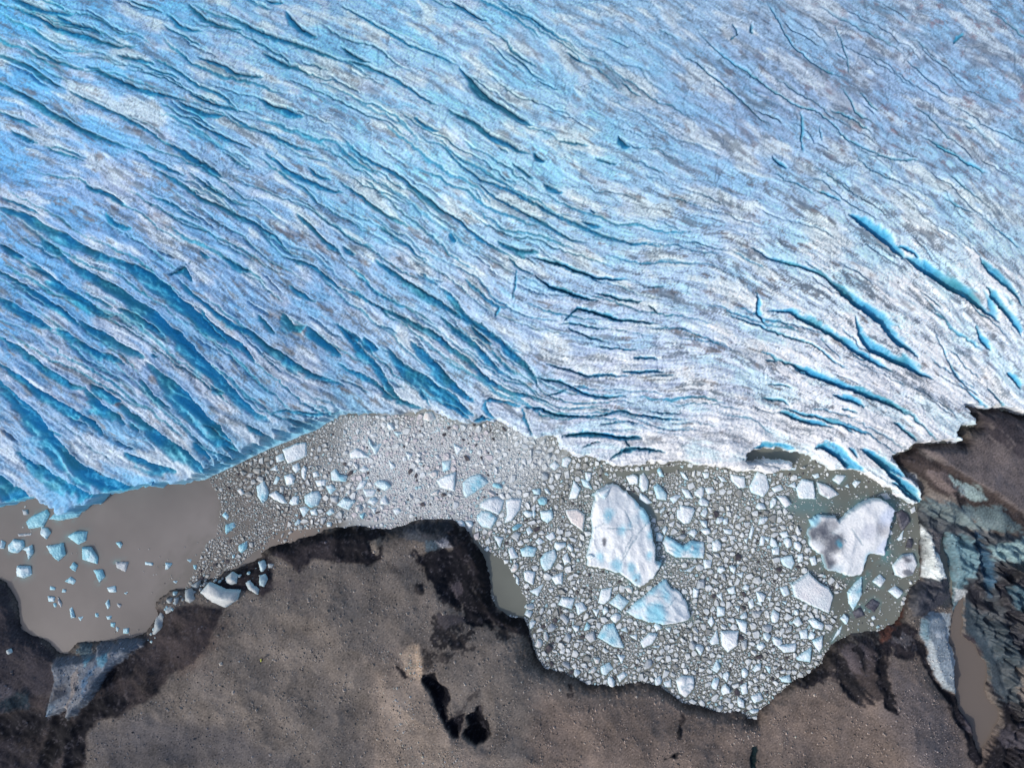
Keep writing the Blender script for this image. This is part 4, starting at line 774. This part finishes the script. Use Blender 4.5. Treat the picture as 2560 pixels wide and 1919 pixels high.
# ---- drifting brash: dart throwing with the density and size seen in the photo
def pm(s): return inside(pts(0, s), *np.meshgrid(np.arange(OCX), np.arange(OC0, OC0 + OCY)))
dens = np.zeros((OCY, OCX), np.float32); smax = np.zeros_like(dens)
dens[pm("560,1190 700,1120 860,1040 1420,1040 1560,1150 2050,1170 2290,1270 2300,1800 1300,1800 1180,1300 860,1330 760,1320 640,1330 600,1250")] = .97
smax[:] = 8
smax[pm("860,1040 1330,1060 1420,1150 1200,1320 860,1330 780,1180")] = 4.6
smax[pm("1300,1100 1700,1150 1700,1500 1200,1500 1180,1300")] = 6.5
m = pm("520,1190 700,1110 860,1045 860,1180 700,1330 560,1440 430,1480 395,1505 420,1430 540,1340 555,1260"); dens[m] = np.maximum(dens[m] * 0, .72); smax[m] = 3.0
m = pm("630,1130 900,1100 900,1290 700,1290 620,1240"); dens[m] = .8; smax[m] = 6
m = pm("1172,1320 1200,1360 1235,1385 1262,1400 1290,1450 1318,1500 1312,1548 1240,1525 1222,1430"); dens[m] = .01
m = pm("1470,1168 1560,1178 1700,1160 1800,1172 1700,1178 1640,1185 1560,1195"); dens[m] = .05
m = pm("1500,1180 1560,1215 1620,1250 1660,1300 1640,1300 1590,1250 1510,1205"); dens[m] = .12
m = pm("1860,1140 2060,1150 2200,1210 2290,1280 2300,1480 2260,1540 2200,1590 2110,1600 2060,1640 2050,1600 2090,1540 2060,1500 2120,1460 2010,1420 2030,1380 1980,1300 1960,1240 2010,1210 2000,1190 1870,1180"); dens[m] = .30; smax[m] = 3.4
m = pm("650,1380 680,1340 780,1320 860,1300 1010,1300 860,1325 720,1362"); dens[m] = .25
m = pm("130,1330 250,1350 260,1440 180,1470 130,1440"); dens[m] = .12; smax[m] = 2
m = pm("340,1370 520,1350 450,1500 380,1500 350,1440"); dens[m] = .16; smax[m] = 1.8
m = pm("50,1250 120,1260 110,1350 50,1340"); dens[m] = .15; smax[m] = 2
m = pm("240,1540 360,1550 350,1590 240,1600"); dens[m] = .12; smax[m] = 1.8
lf = noise((OCY // 4, OCX // 4), 6, 60, 1.4, 91).repeat(4, 0).repeat(4, 1); lf2 = noise((OCY // 4, OCX // 4), 4, 40, 1.2, 92).repeat(4, 0).repeat(4, 1)
smax *= np.clip(1 + .42 * lf, .45, 1.9); dens = np.where(dens > .5, dens * np.clip(1.02 - .22 * np.clip(lf2 - .4, 0, 3), .35, 1), dens)
pieces = []
def try_size(r, n_try, need=0.0):
    ys = fr_.integers(2, OCY - 3, n_try); xs = fr_.integers(2, OCX - 3, n_try)
    keep = (fr_.random(n_try) < dens[ys, xs] ** 3) & (~occ[ys, xs]) & (smax[ys, xs] * fr_.uniform(.75, 1.6, n_try) >= r)
    xs, ys = xs[keep], ys[keep]
    for x, y in zip(xs, ys):
        if occ[y, x]: continue
        rr = r * fr_.uniform(.8, 1.2)
        q = max(1, int(rr * .78)); y0, y1, x0, x1 = y - q, y + q + 1, x - q, x + q + 1
        if y0 < 0 or x0 < 0 or y1 > OCY or x1 > OCX: continue
        if occ[y0:y1:max(1, q // 2), x0:x1:max(1, q // 2)].any() : continue
        if occ[y0:y1, x0:x1].mean() > .04: continue
        n = int(fr_.integers(4, 8)) if rr > 2.6 else int(fr_.integers(4, 6)); a = np.sort(fr_.uniform(0, 2 * math.pi, n)) if rr > 3 else np.linspace(0, 2 * math.pi, n, endpoint=False) + fr_.uniform(0, 6)
        a = np.linspace(0, 2 * math.pi, n, endpoint=False) * .6 + a * .4 + fr_.uniform(0, 6) if rr > 3 else a
        e = fr_.uniform(.5, 1.0); th = fr_.uniform(0, math.pi); rad = rr * fr_.uniform(.72, 1.34, n)
        px, py = rad * np.cos(a), rad * np.sin(a) * e
        P = np.c_[x + px * math.cos(th) - py * math.sin(th), OC0 + y + px * math.sin(th) + py * math.cos(th)]
        stamp(P, grow=rr > 4.6)
        pieces.append((P, rr))
for r, nt in ((13, 9000), (11, 30000), (9, 70000), (7.2, 110000), (5.6, 80000), (4.3, 100000), (3.2, 260000), (2.3, 420000), (1.6, 520000)):
    try_size(r, nt)
print('pieces', len(pieces), time.time() - T0)
order = sorted(range(len(pieces)), key=lambda i: -pieces[i][1])
n_ind = max(0, 296 - n_traced)
for i in order[:n_ind]:
    P, rr = pieces[i]; u = P[:, 0].mean()
    floes.append(dict(P=[tuple(p) for p in P], typ=fr_.choice(['w', 'w', 'w', 'c', 'g', 'p']) if u < 1700 else fr_.choice(['w', 'w', 'w', 'w', 'g']), h=.25 + rr * .045))
# labels
LM = [((1540, 1340), 'the largest cracked iceberg'), ((1650, 1515), 'the fan shaped iceberg'), ((2125, 1340), 'the dirt patched iceberg'),
      ((1710, 1375), 'the turquoise notched iceberg'), ((1718, 1715), 'the blocky shore iceberg'), ((1250, 1470), 'the open water bay'),
      ((1120, 1300), 'the dark headland'), ((1450, 1125), 'the cleft glacier toe'), ((700, 1125), 'the pale blue ice cliff'),
      ((560, 1500), 'the stranded ice boulders'), ((180, 1290), 'the blue glacier nose'), ((150, 1640), 'the left gravel spit'),
      ((1890, 1790), 'the lowest lagoon cove'), ((2240, 1540), 'the red brown debris'), ((1950, 1150), 'the white ice ledge'), ((960, 1040), 'the flat middle ice front')]
DIRS = ['right of', 'upper right of', 'above', 'upper left of', 'left of', 'lower left of', 'below', 'lower right of']
ORD = ['nearest', 'second nearest', 'third nearest', 'fourth nearest', 'fifth nearest', 'sixth nearest', 'seventh nearest', 'eighth nearest', 'ninth nearest', 'tenth nearest', 'eleventh nearest', 'twelfth nearest', 'thirteenth nearest', 'fourteenth nearest', 'fifteenth nearest', 'sixteenth nearest', 'seventeenth nearest', 'eighteenth nearest', 'nineteenth nearest', 'twentieth nearest']
CN = {'w': 'white', 'b': 'pale blue', 'c': 'turquoise', 'g': 'grey', 'p': 'cream white', 'd': 'dirt streaked', 'k': 'black grit covered'}
from collections import defaultdict
bucket = defaultdict(list)
for f in floes:
    P = np.array(f['P']); c = P.mean(0); f['c'] = c
    L = np.hypot(*(P - c).T); f['s'] = L.mean() * MPP
    cov = np.cov((P - c).T); ev = np.sort(np.linalg.eigvalsh(cov)); el = math.sqrt(ev[1] / max(ev[0], 1e-6))
    sh = 'triangular' if len(P) == 3 else ('elongated' if el > 1.9 else ('angular' if len(P) <= 4 else 'rounded'))
    sz = 'big' if f['s'] > 1.7 else ('medium' if f['s'] > .95 else 'small')
    d = [math.hypot(c[0] - q[0][0], c[1] - q[0][1]) for q in LM]; b = int(np.argmin(d))
    a = math.atan2(-(c[1] - LM[b][0][1]), c[0] - LM[b][0][0]); o = int(round(a / (math.pi / 4))) % 8
    f['key'] = (sz, CN[f['typ']], sh, DIRS[o], LM[b][1]); f['d'] = d[b]; bucket[f['key']].append(f)
for key, fs in bucket.items():
    fs.sort(key=lambda f: f['d'])
    for i, f in enumerate(fs):
        sz, cn, sh, di, lm = key
        head = f'{sz} {cn} {sh} floe {di} {lm}'
        f['label'] = head if len(fs) == 1 else f'{ORD[min(i, 19)]} ' + head
for f in floes:
    hg = f['h'] * 1.15
    Pw = np.array([W(*p) for p in f['P']]) * (1 - hg * .5 / CAM_H)
    me, cen, n = ice_mesh('ice_floe', Pw, hg, f['typ'])
    link('ice_floe', me, label=f['label'], cat='ice floe', group='ice floes drifting in the lagoon', loc=(cen[0], cen[1], 0))
for s_, tp, hh_, lb in (("1318,772 1425,732 1385,830 1340,810", 'w', .5, 'triangular white slab lying on the upper left end of the largest iceberg'), ("1237,1300 1262,1290 1298,1312 1262,1330", 'w', .5, 'white block leaning on the lower left edge of the largest iceberg'),
        ("1622,1445 1660,1402 1675,1410 1640,1455", 'w', .4, 'oblong white chunk on the bottom tip of the largest iceberg'), ("1538,1390 1555,1382 1566,1398 1548,1412", 'w', .4, 'small round white chunk on the lower middle of the largest iceberg'),
        ("1395,975 1415,955 1425,990 1405,1000", 'w', .4, 'small white chunk in the blue pit of the largest iceberg')):
    P = pts(11, s_); zb = 2.0; Pw = np.array([W(*p) for p in P]) * (1 - (zb + .3) / CAM_H)
    me, cen, n = ice_mesh('ice_chunk', Pw, hh_, tp); link('ice_chunk', me, label=lb, cat='ice chunk', loc=(cen[0], cen[1], zb))
# remaining pieces, one mesh per kind of drift
def brash(name, idxs, label):
    co = []; F = []; cl = []; base_i = 0
    for i in idxs:
        P, rr = pieces[i]; n = len(P); Pw = np.c_[(P[:, 0] - 1280) * MPP, (959.5 - P[:, 1]) * MPP][::1]
        a = np.sum(Pw[:, 0] * np.roll(Pw[:, 1], -1) - Pw[:, 1] * np.roll(Pw[:, 0], -1))
        if a < 0: Pw = Pw[::-1]
        c = Pw.mean(0); hg = min(.5, .05 + rr * .04) * fr_.uniform(.6, 1.3); u, v = P.mean(0)
        top = c + (Pw - c) * fr_.uniform(.78, .9)
        co += [np.c_[Pw, np.full(n, -.03)], np.c_[top, hg * fr_.uniform(.5, 1.2, n)], np.array([[c[0], c[1], hg * fr_.uniform(.8, 1.3)]])]
        k = np.arange(n); j = (k + 1) % n; b = base_i
        F += [np.c_[b + k, b + j, b + n + j], np.c_[b + k, b + n + j, b + n + k], np.c_[b + n + k, b + n + j, np.full(n, b + 2 * n)]]
        base_i += 2 * n + 1
        left = float(np.clip((900 - u) / 300, 0, 1)); murk = left * .4 + fr_.uniform(0, .25) + (.32 if rr < 2.6 else (.2 if rr < 4.4 else .04)) * (1 if u > 1250 else .45)
        if u < 760: murk = fr_.uniform(.35, .95)
        if fr_.random() < .08: murk = .85
        if 860 < u < 1330 and v < 1320: murk *= .35
        t = np.array([.80, .83, .83]) * fr_.uniform(.72, 1.08)
        if fr_.random() < .14: t = np.array([.45, .66, .72])
        if rr > 6: t = np.array([.76, .80, .81]) * fr_.uniform(.9, 1.06)
        if 880 < u < 1230 and fr_.random() < .35: t = np.array([.66, .62, .64])
        t = t * (1 - murk) + np.array([.27, .27, .25]) * murk
        if fr_.random() < .035 and 600 > rr: t = np.array([.07, .06, .07])
        lo = t * .5 + np.array([.26, .31, .30]) * .5 if murk < .8 else t * .6
        cl += [np.tile(lo, (n, 1)), np.tile(t, (n, 1)) * fr_.uniform(.88, 1.06, (n, 1)), t[None]]
    if not co: return
    me = make_mesh(name, np.vstack(co), np.vstack(F), np.clip(np.vstack(cl), .02, .88), M_FLOE, False)
    link(name, me, label=label, cat='brash ice', kind='stuff')
rest = order[n_ind:]
brash('brash_ice', [i for i in rest if pieces[i][0][:, 0].mean() < 860], 'murky fine brash ice drifting in the left half of the lagoon')
brash('brash_ice', [i for i in rest if 860 <= pieces[i][0][:, 0].mean() < 1500], 'dense fine brash ice packed between headland and glacier front')
brash('brash_ice', [i for i in rest if pieces[i][0][:, 0].mean() >= 1500], 'coarse white brash ice filling the right part of the lagoon')
print('floes', len(floes), time.time() - T0)
# stranded ice boulders
SL = ['pale blue ice boulder highest on the shore below the headland slope', 'rounded grey white ice boulder right above the long stranded slab', 'egg shaped blue grey ice boulder just below the highest one', 'small broken white ice lump between two larger boulders',
      'biggest stranded ice slab, long and grooved', 'wedge shaped grey ice block touching the left end of the long slab', 'squat grey ice block left of the long slab', 'small grey ice block in the cluster at the water edge',
      'narrow grey ice block on the right of the cluster at the water edge', 'slanting grey ice block just below the water edge cluster', 'tiny blue topmost ice block of the water edge cluster', 'tall oval grey ice boulder above the grounded ice ridge',
      'lone small white ice lump on the dark lower left gravel', 'white ice cube stranded on the dark bank under the drifting brash', 'small white ice chip at the left foot of the stranded cube', 'low grey ice lump right of the highest boulder']
n = 0
for k, s in SHORE_ICE.items():
    for item in s.replace('\n', '|').split('|'):
        hd, p = item.split(':'); P = pts(k, p); hg = float(hd[1:]); c = np.mean(P, 0); X, Y, Z = place(*c)
        Pw = np.array([W(*q) for q in P]); sc = (1 - (Z + hg * .5) / CAM_H); Pw = Pw * sc
        me, cen, _ = ice_mesh('ice_boulder', Pw, hg, hd[0], boulder=True)
        link('ice_boulder', me, label=SL[n], cat='ice boulder', group='ice boulders stranded on the dark shore', loc=(cen[0], cen[1], Z - .1)); n += 1

line_ = pts(7, "940,830 985,770 1010,700 1050,640 1110,590 1180,560 1260,500 1330,440 1420,420 1520,420 1600,400 1680,350 1760,300")
BN = [((648, 1418), 'the highest blue boulder'), ((576, 1449), 'the round boulder'), ((654, 1452), 'the egg shaped boulder'), ((628, 1471), 'the broken white lump'), ((548, 1490), 'the long grooved slab'), ((484, 1470), 'the wedge shaped block'), ((475, 1494), 'the squat block'), ((425, 1502), 'the water edge cluster'), ((394, 1560), 'the tall oval boulder')]
lumps = []
for q in range(44):
    t = fr_.uniform(0, len(line_) - 1.001); i = int(t); f = t - i
    u = line_[i][0] * (1 - f) + line_[i + 1][0] * f + fr_.normal(0, 6); v = line_[i][1] * (1 - f) + line_[i + 1][1] * f + abs(fr_.normal(0, 9)) + 3
    X, Y, Z = place(u, v)
    if Z < .1: continue
    r = fr_.uniform(2, 6.5) * MPP; a = np.linspace(0, 6.28, 7)[:-1] + fr_.uniform(0, 1); rr_ = r * fr_.uniform(.65, 1.2, 6)
    tp = fr_.choice(['g', 'g', 'c', 'w']); d = [math.hypot(u - b[0][0], v - b[0][1]) for b in BN]; b = int(np.argmin(d)); o = int(round(math.atan2(-(v - BN[b][0][1]), u - BN[b][0][0]) / (math.pi / 4))) % 8
    me, cen, _ = ice_mesh('ice_lump', np.c_[rr_ * np.cos(a), rr_ * np.sin(a) * fr_.uniform(.6, 1)], r * 1.1, tp, boulder=True)
    lo_ = link('ice_lump', me, label='x',  cat='ice lump', group='small ice lumps between the stranded boulders', loc=(X, Y, Z - .05))
    lumps.append((('small' if r > .42 else 'tiny', {'g': 'grey', 'c': 'bluish', 'w': 'whitish'}[tp], DIRS[o], BN[b][1]), d[b], lo_))
lumps.sort(key=lambda t: t[1]); seen = defaultdict(int)
for k_, d_, lo_ in lumps:
    i = seen[k_]; seen[k_] += 1; lo_['label'] = ((ORD[i] + ' ') if sum(1 for t in lumps if t[0] == k_) > 1 else '') + f'{k_[0]} {k_[1]} ice lump {k_[2]} {k_[3]}'
# ------------------------------------------------------------------ water
wu = np.arange(-400, 2960, 8.0); wv = np.arange(900, 2000, 8.0)
WU, WV = np.meshgrid(wu, wv)
def samp(F, uu, vv):
    i = np.clip(np.round((uu + 120) / STEP).astype(int), 0, NU - 1); j = np.clip(np.round((vv + 120) / STEP).astype(int), 0, NV - 1); return F[j, i]
tl = smooth(500, 1300, WU)[..., None]
wc = lin((119, 113, 109)) * (1 - tl) + lin((116, 118, 109)) * tl
warm = np.exp(-((WU - 740) ** 2 + (WV - 1350) ** 2) / 90 ** 2)[..., None] * .6; wc = wc * (1 - warm) + lin((136, 120, 108)) * warm
nzw = samp(patch2, WU, WV)
for typ, hg, k, s, lb in BIG[:4]:
    P = pts(k, s); d = segdist(P, WU, WV)
    m = (np.exp(-d / 11) * smooth(-.9, .8, nzw))[..., None] * .8; wc = wc * (1 - m) + lin((96, 156, 160)) * m
for f in floes[:n_traced]:
    if f['s'] > 1.5:
        d = segdist(f['P'], WU, WV); m = (np.exp(-d / 5) * smooth(-.6, 1.2, nzw))[..., None] * .5; wc = wc * (1 - m) + lin((110, 158, 160)) * m
def pmw(s, f): 
    P = pts(0, s); d = segdist(P, WU, WV); return smooth(-f, f, np.where(inside(P, WU, WV), d, -d) + 14 * nzw)
for s, cc, st in (("860,1040 1330,1060 1420,1150 1330,1250 1180,1330 860,1330 780,1180", (196, 200, 200), .9), ("640,1110 860,1045 900,1290 760,1300 640,1240", (124, 122, 118), .7),
                  ("520,1190 700,1110 640,1240 700,1330 560,1440 430,1480 395,1505 420,1430 540,1340 555,1260", (100, 96, 90), .7), ("1400,1180 2000,1240 2050,1500 1900,1760 1500,1700 1330,1500 1320,1200", (126, 128, 120), .6)):
    m = (pmw(s, 40) * st)[..., None]; wc = wc * (1 - m) + lin(cc) * m
m = (np.exp(-((WU - 2010) ** 2 / 80 ** 2 + (WV - 1265) ** 2 / 22 ** 2)) * .7)[..., None]; wc = wc * (1 - m) + lin((92, 128, 130)) * m
wc = wc * (1 + .035 * 2.4 * samp(noise(SH, 30, 300, 1.8, 95), WU, WV) + .015 * samp(noise(SH, 8, 60, 1.2, 96), WU, WV))[..., None]
tri = samp(dP, WU, WV); pm_ = (samp(dL, WU, WV) > 12)[..., None] & (WU > 2340)[..., None] & (WV > 1470)[..., None]
wc = np.where(pm_, lin((112, 102, 94)), wc)
Xw = (WU - 1280) * MPP; Yw = (959.5 - WV) * MPP
ii = np.arange(WU.size).reshape(WU.shape); q = np.stack([ii[1:, :-1], ii[1:, 1:], ii[:-1, 1:], ii[:-1, :-1]], -1).reshape(-1, 4)
mw, nt, b = new_mat('silty_meltwater')
at = N(nt, 'ShaderNodeAttribute', attribute_name='Col'); nt.links.new(at.outputs['Color'], b.inputs['Base Color'])
b.inputs['Roughness'].default_value = .22; b.inputs['Specular IOR Level'].default_value = .35
geo = N(nt, 'ShaderNodeNewGeometry'); nz = N(nt, 'ShaderNodeTexNoise'); nz.inputs['Scale'].default_value = 1.4; nz.inputs['Detail'].default_value = 3
nt.links.new(geo.outputs['Position'], nz.inputs['Vector']); bp = N(nt, 'ShaderNodeBump'); bp.inputs['Strength'].default_value = .12; bp.inputs['Distance'].default_value = .05
nt.links.new(nz.outputs['Fac'], bp.inputs['Height']); nt.links.new(bp.outputs[0], b.inputs['Normal'])
link('water', make_mesh('water', np.c_[Xw.ravel(), Yw.ravel(), np.zeros(WU.size)], q, wc.reshape(-1, 3), mw), kind='structure', label='still silty grey brown meltwater lagoon')

# ------------------------------------------------------------------ stones on the moraine
ns = 42000
su = fr_.uniform(-60, 2620, ns * 3); sv = fr_.uniform(1330, 2000, ns * 3)
pr = samp(dL, su, sv); warmz = samp(land.mean(-1), su, sv)
keep = (pr > 8) & (samp(dP, su, sv) < -8) & (fr_.random(ns * 3) < np.clip((warmz - .04) * 9, .02, 1) * np.clip(.35 + samp(patch2, su, sv) * .35, .1, 1)) & (su < 2400)
su, sv = su[keep][:ns], sv[keep][:ns]
zi = samp(h, su, sv); hi = samp(hs, su, sv); X = (su - 1280) * MPP * (1 - hi / CAM_H); Y = (959.5 - sv) * MPP * (1 - hi / CAM_H)
oc = np.array([[1, 0, 0], [0, 1, 0], [-1, 0, 0], [0, -1, 0], [0, 0, 1]], np.float32)
r_ = fr_.gamma(2.0, .058, len(su)).clip(.05, .6)
th = fr_.uniform(0, 6.28, len(su)); e = fr_.uniform(.6, 1, len(su))
vx = oc[None, :, 0] * r_[:, None]; vy = oc[None, :, 1] * (r_ * e)[:, None]
co = np.stack([X[:, None] + vx * np.cos(th)[:, None] - vy * np.sin(th)[:, None], Y[:, None] + vx * np.sin(th)[:, None] + vy * np.cos(th)[:, None], zi[:, None] + oc[None, :, 2] * (r_ * .8)[:, None] + .03], -1).reshape(-1, 3)
tf = np.array([[0, 1, 4], [1, 2, 4], [2, 3, 4], [3, 0, 4]]); F = (np.arange(len(su))[:, None, None] * 5 + tf[None]).reshape(-1, 3)
sc = samp(land, su, sv) * fr_.uniform(.6, 2.4, (len(su), 1)) + .05 * fr_.random((len(su), 1))
link('stones', make_mesh('stones', co, F, np.repeat(np.clip(sc, .03, .5), 5, 0), M_STONE, False), kind='stuff', label='pale cobbles scattered over the moraine gravel', cat='stones')

# ------------------------------------------------------------------ person in a yellow jacket, seen from above
def flat(name, c, r=.7):
    m, nt, b = new_mat(name); b.inputs['Roughness'].default_value = r
    nzz = N(nt, 'ShaderNodeTexNoise'); nzz.inputs['Scale'].default_value = 30
    mx = N(nt, 'ShaderNodeMixRGB'); mx.inputs[1].default_value = (*[x * .85 for x in c], 1); mx.inputs[2].default_value = (*c, 1)
    nt.links.new(nzz.outputs['Fac'], mx.inputs[0]); nt.links.new(mx.outputs[0], b.inputs['Base Color']); return m
def skin(name, verts, edges, radii, mat, parent, root=0, sub=1):
    me = bpy.data.meshes.new(name); me.from_pydata(verts, edges, []); me.materials.append(mat)
    o = bpy.data.objects.new(name, me); scene.collection.objects.link(o); o.parent = parent
    m = o.modifiers.new('skin', 'SKIN')
    if not me.skin_vertices: 
        bm = bmesh.new(); bm.from_mesh(me); bm.verts.layers.skin.verify(); bm.to_mesh(me); bm.free()
    sk = me.skin_vertices[0].data
    for i, r in enumerate(radii): sk[i].radius = (r, r) if not isinstance(r, tuple) else r
    sk[root].use_root = True; m.use_smooth_shade = True
    s = o.modifiers.new('sub', 'SUBSURF'); s.levels = sub; s.render_levels = sub
    return o
px, py, pz = place(655, 1648)
per = bpy.data.objects.new('person', None); scene.collection.objects.link(per); per.location = (px, py, pz)
per['label'] = 'person in a bright yellow jacket standing alone on the grey gravel'; per['category'] = 'person'
ms, mj, mt_, mh, mb = flat('skin_tone', (.55, .36, .27)), flat('yellow_fabric', (.72, .74, .10)), flat('dark_trousers', (.03, .03, .04)), flat('dark_hair', (.05, .035, .03)), flat('boot_leather', (.05, .04, .03))
bv_ = [(0, 0, .95), (0, 0, 1.2), (0, 0, 1.42), (-.01, 0, 1.52), (-.03, 0, 1.62), (-.03, 0, 1.72)]
be = [(0, 1), (1, 2), (2, 3), (3, 4), (4, 5)]; br = [.12, .12, .10, .055, .088, .07]
for s in (-1, 1):
    i = len(bv_); bv_ += [(-.01, s * .19, 1.42), (-.10, s * .23, 1.18), (-.34, s * .10, 1.16), (-.42, s * .07, 1.17)]; br += [.055, .045, .035, .03]
    be += [(2, i), (i, i + 1), (i + 1, i + 2), (i + 2, i + 3)]
    for q in range(4):
        j = len(bv_); bv_ += [(-.47 - .008 * (q in (1, 2)), s * (.045 + .014 * q), 1.175), (-.50, s * (.04 + .014 * q), 1.155)]; br += [.009, .008]; be += [(i + 3, j), (j, j + 1)]
    j = len(bv_); bv_ += [(-.45, s * .03, 1.19)]; br += [.011]; be += [(i + 3, j)]
    i = len(bv_); bv_ += [(0, s * .10, .90), (-.01, s * .11, .5), (.02, s * .12, .10), (-.10, s * .13, .05)]; br += [.085, .06, .045, .04]
    be += [(0, i), (i, i + 1), (i + 1, i + 2), (i + 2, i + 3)]
skin('body', bv_, be, br, ms, per)
jv_ = [(0, 0, .86), (0, 0, 1.05), (0, 0, 1.25), (0, 0, 1.42), (0, 0, 1.50)]; je = [(0, 1), (1, 2), (2, 3), (3, 4)]; jr = [(.17, .17), .165, .165, .15, .08]
for s in (-1, 1):
    i = len(jv_); jv_ += [(-.01, s * .20, 1.43), (-.10, s * .25, 1.18), (-.33, s * .11, 1.16)]; jr += [.085, .07, .055]; je += [(3, i), (i, i + 1), (i + 1, i + 2)]
skin('jacket', jv_, je, jr, mj, per)
for s in (-1, 1):
    skin('trouser_leg', [(0, s * .09, .92), (-.01, s * .11, .5), (.01, s * .12, .12)], [(0, 1), (1, 2)], [.11, .085, .065], mt_, per)
    skin('boot', [(.03, s * .12, .08), (-.10, s * .13, .05), (-.17, s * .135, .045)], [(0, 1), (1, 2)], [.06, .055, .04], mb, per)
skin('hood', [(.03, 0, 1.52), (-.01, 0, 1.66), (-.02, 0, 1.77)], [(0, 1), (1, 2)], [.09, .115, .07], mj, per)
hd = skin('nose', [(-.11, 0, 1.66), (-.135, 0, 1.64)], [(0, 1)], [.014, .012], ms, per)
rc = bpy.data.meshes.new('remote_control'); bmm = bmesh.new(); bmesh.ops.create_cube(bmm, size=1)
for v in bmm.verts: v.co.x *= .10; v.co.y *= .18; v.co.z *= .04
bmesh.ops.bevel(bmm, geom=bmm.edges[:], offset=.012, segments=2, affect='EDGES')
bmm.to_mesh(rc); bmm.free(); rc.materials.append(flat('black_plastic', (.02, .02, .02), .4))
link('remote_control', rc, label='small black remote control held by the person in yellow', cat='remote control', loc=(px - .46, py, pz + 1.185))
bk = bpy.data.meshes.new('backpack'); bmm = bmesh.new(); bmesh.ops.create_cube(bmm, size=1)
for v in bmm.verts: v.co.x *= .18; v.co.y *= .28; v.co.z *= .42
bmesh.ops.bevel(bmm, geom=bmm.edges[:], offset=.05, segments=3, affect='EDGES')
bmm.to_mesh(bk); bmm.free(); bk.materials.append(flat('black_nylon', (.02, .02, .025), .6))
link('backpack', bk, label='black backpack on the back of the person in yellow', cat='backpack', loc=(px + .25, py, pz + 1.2))
print('done', time.time() - T0)
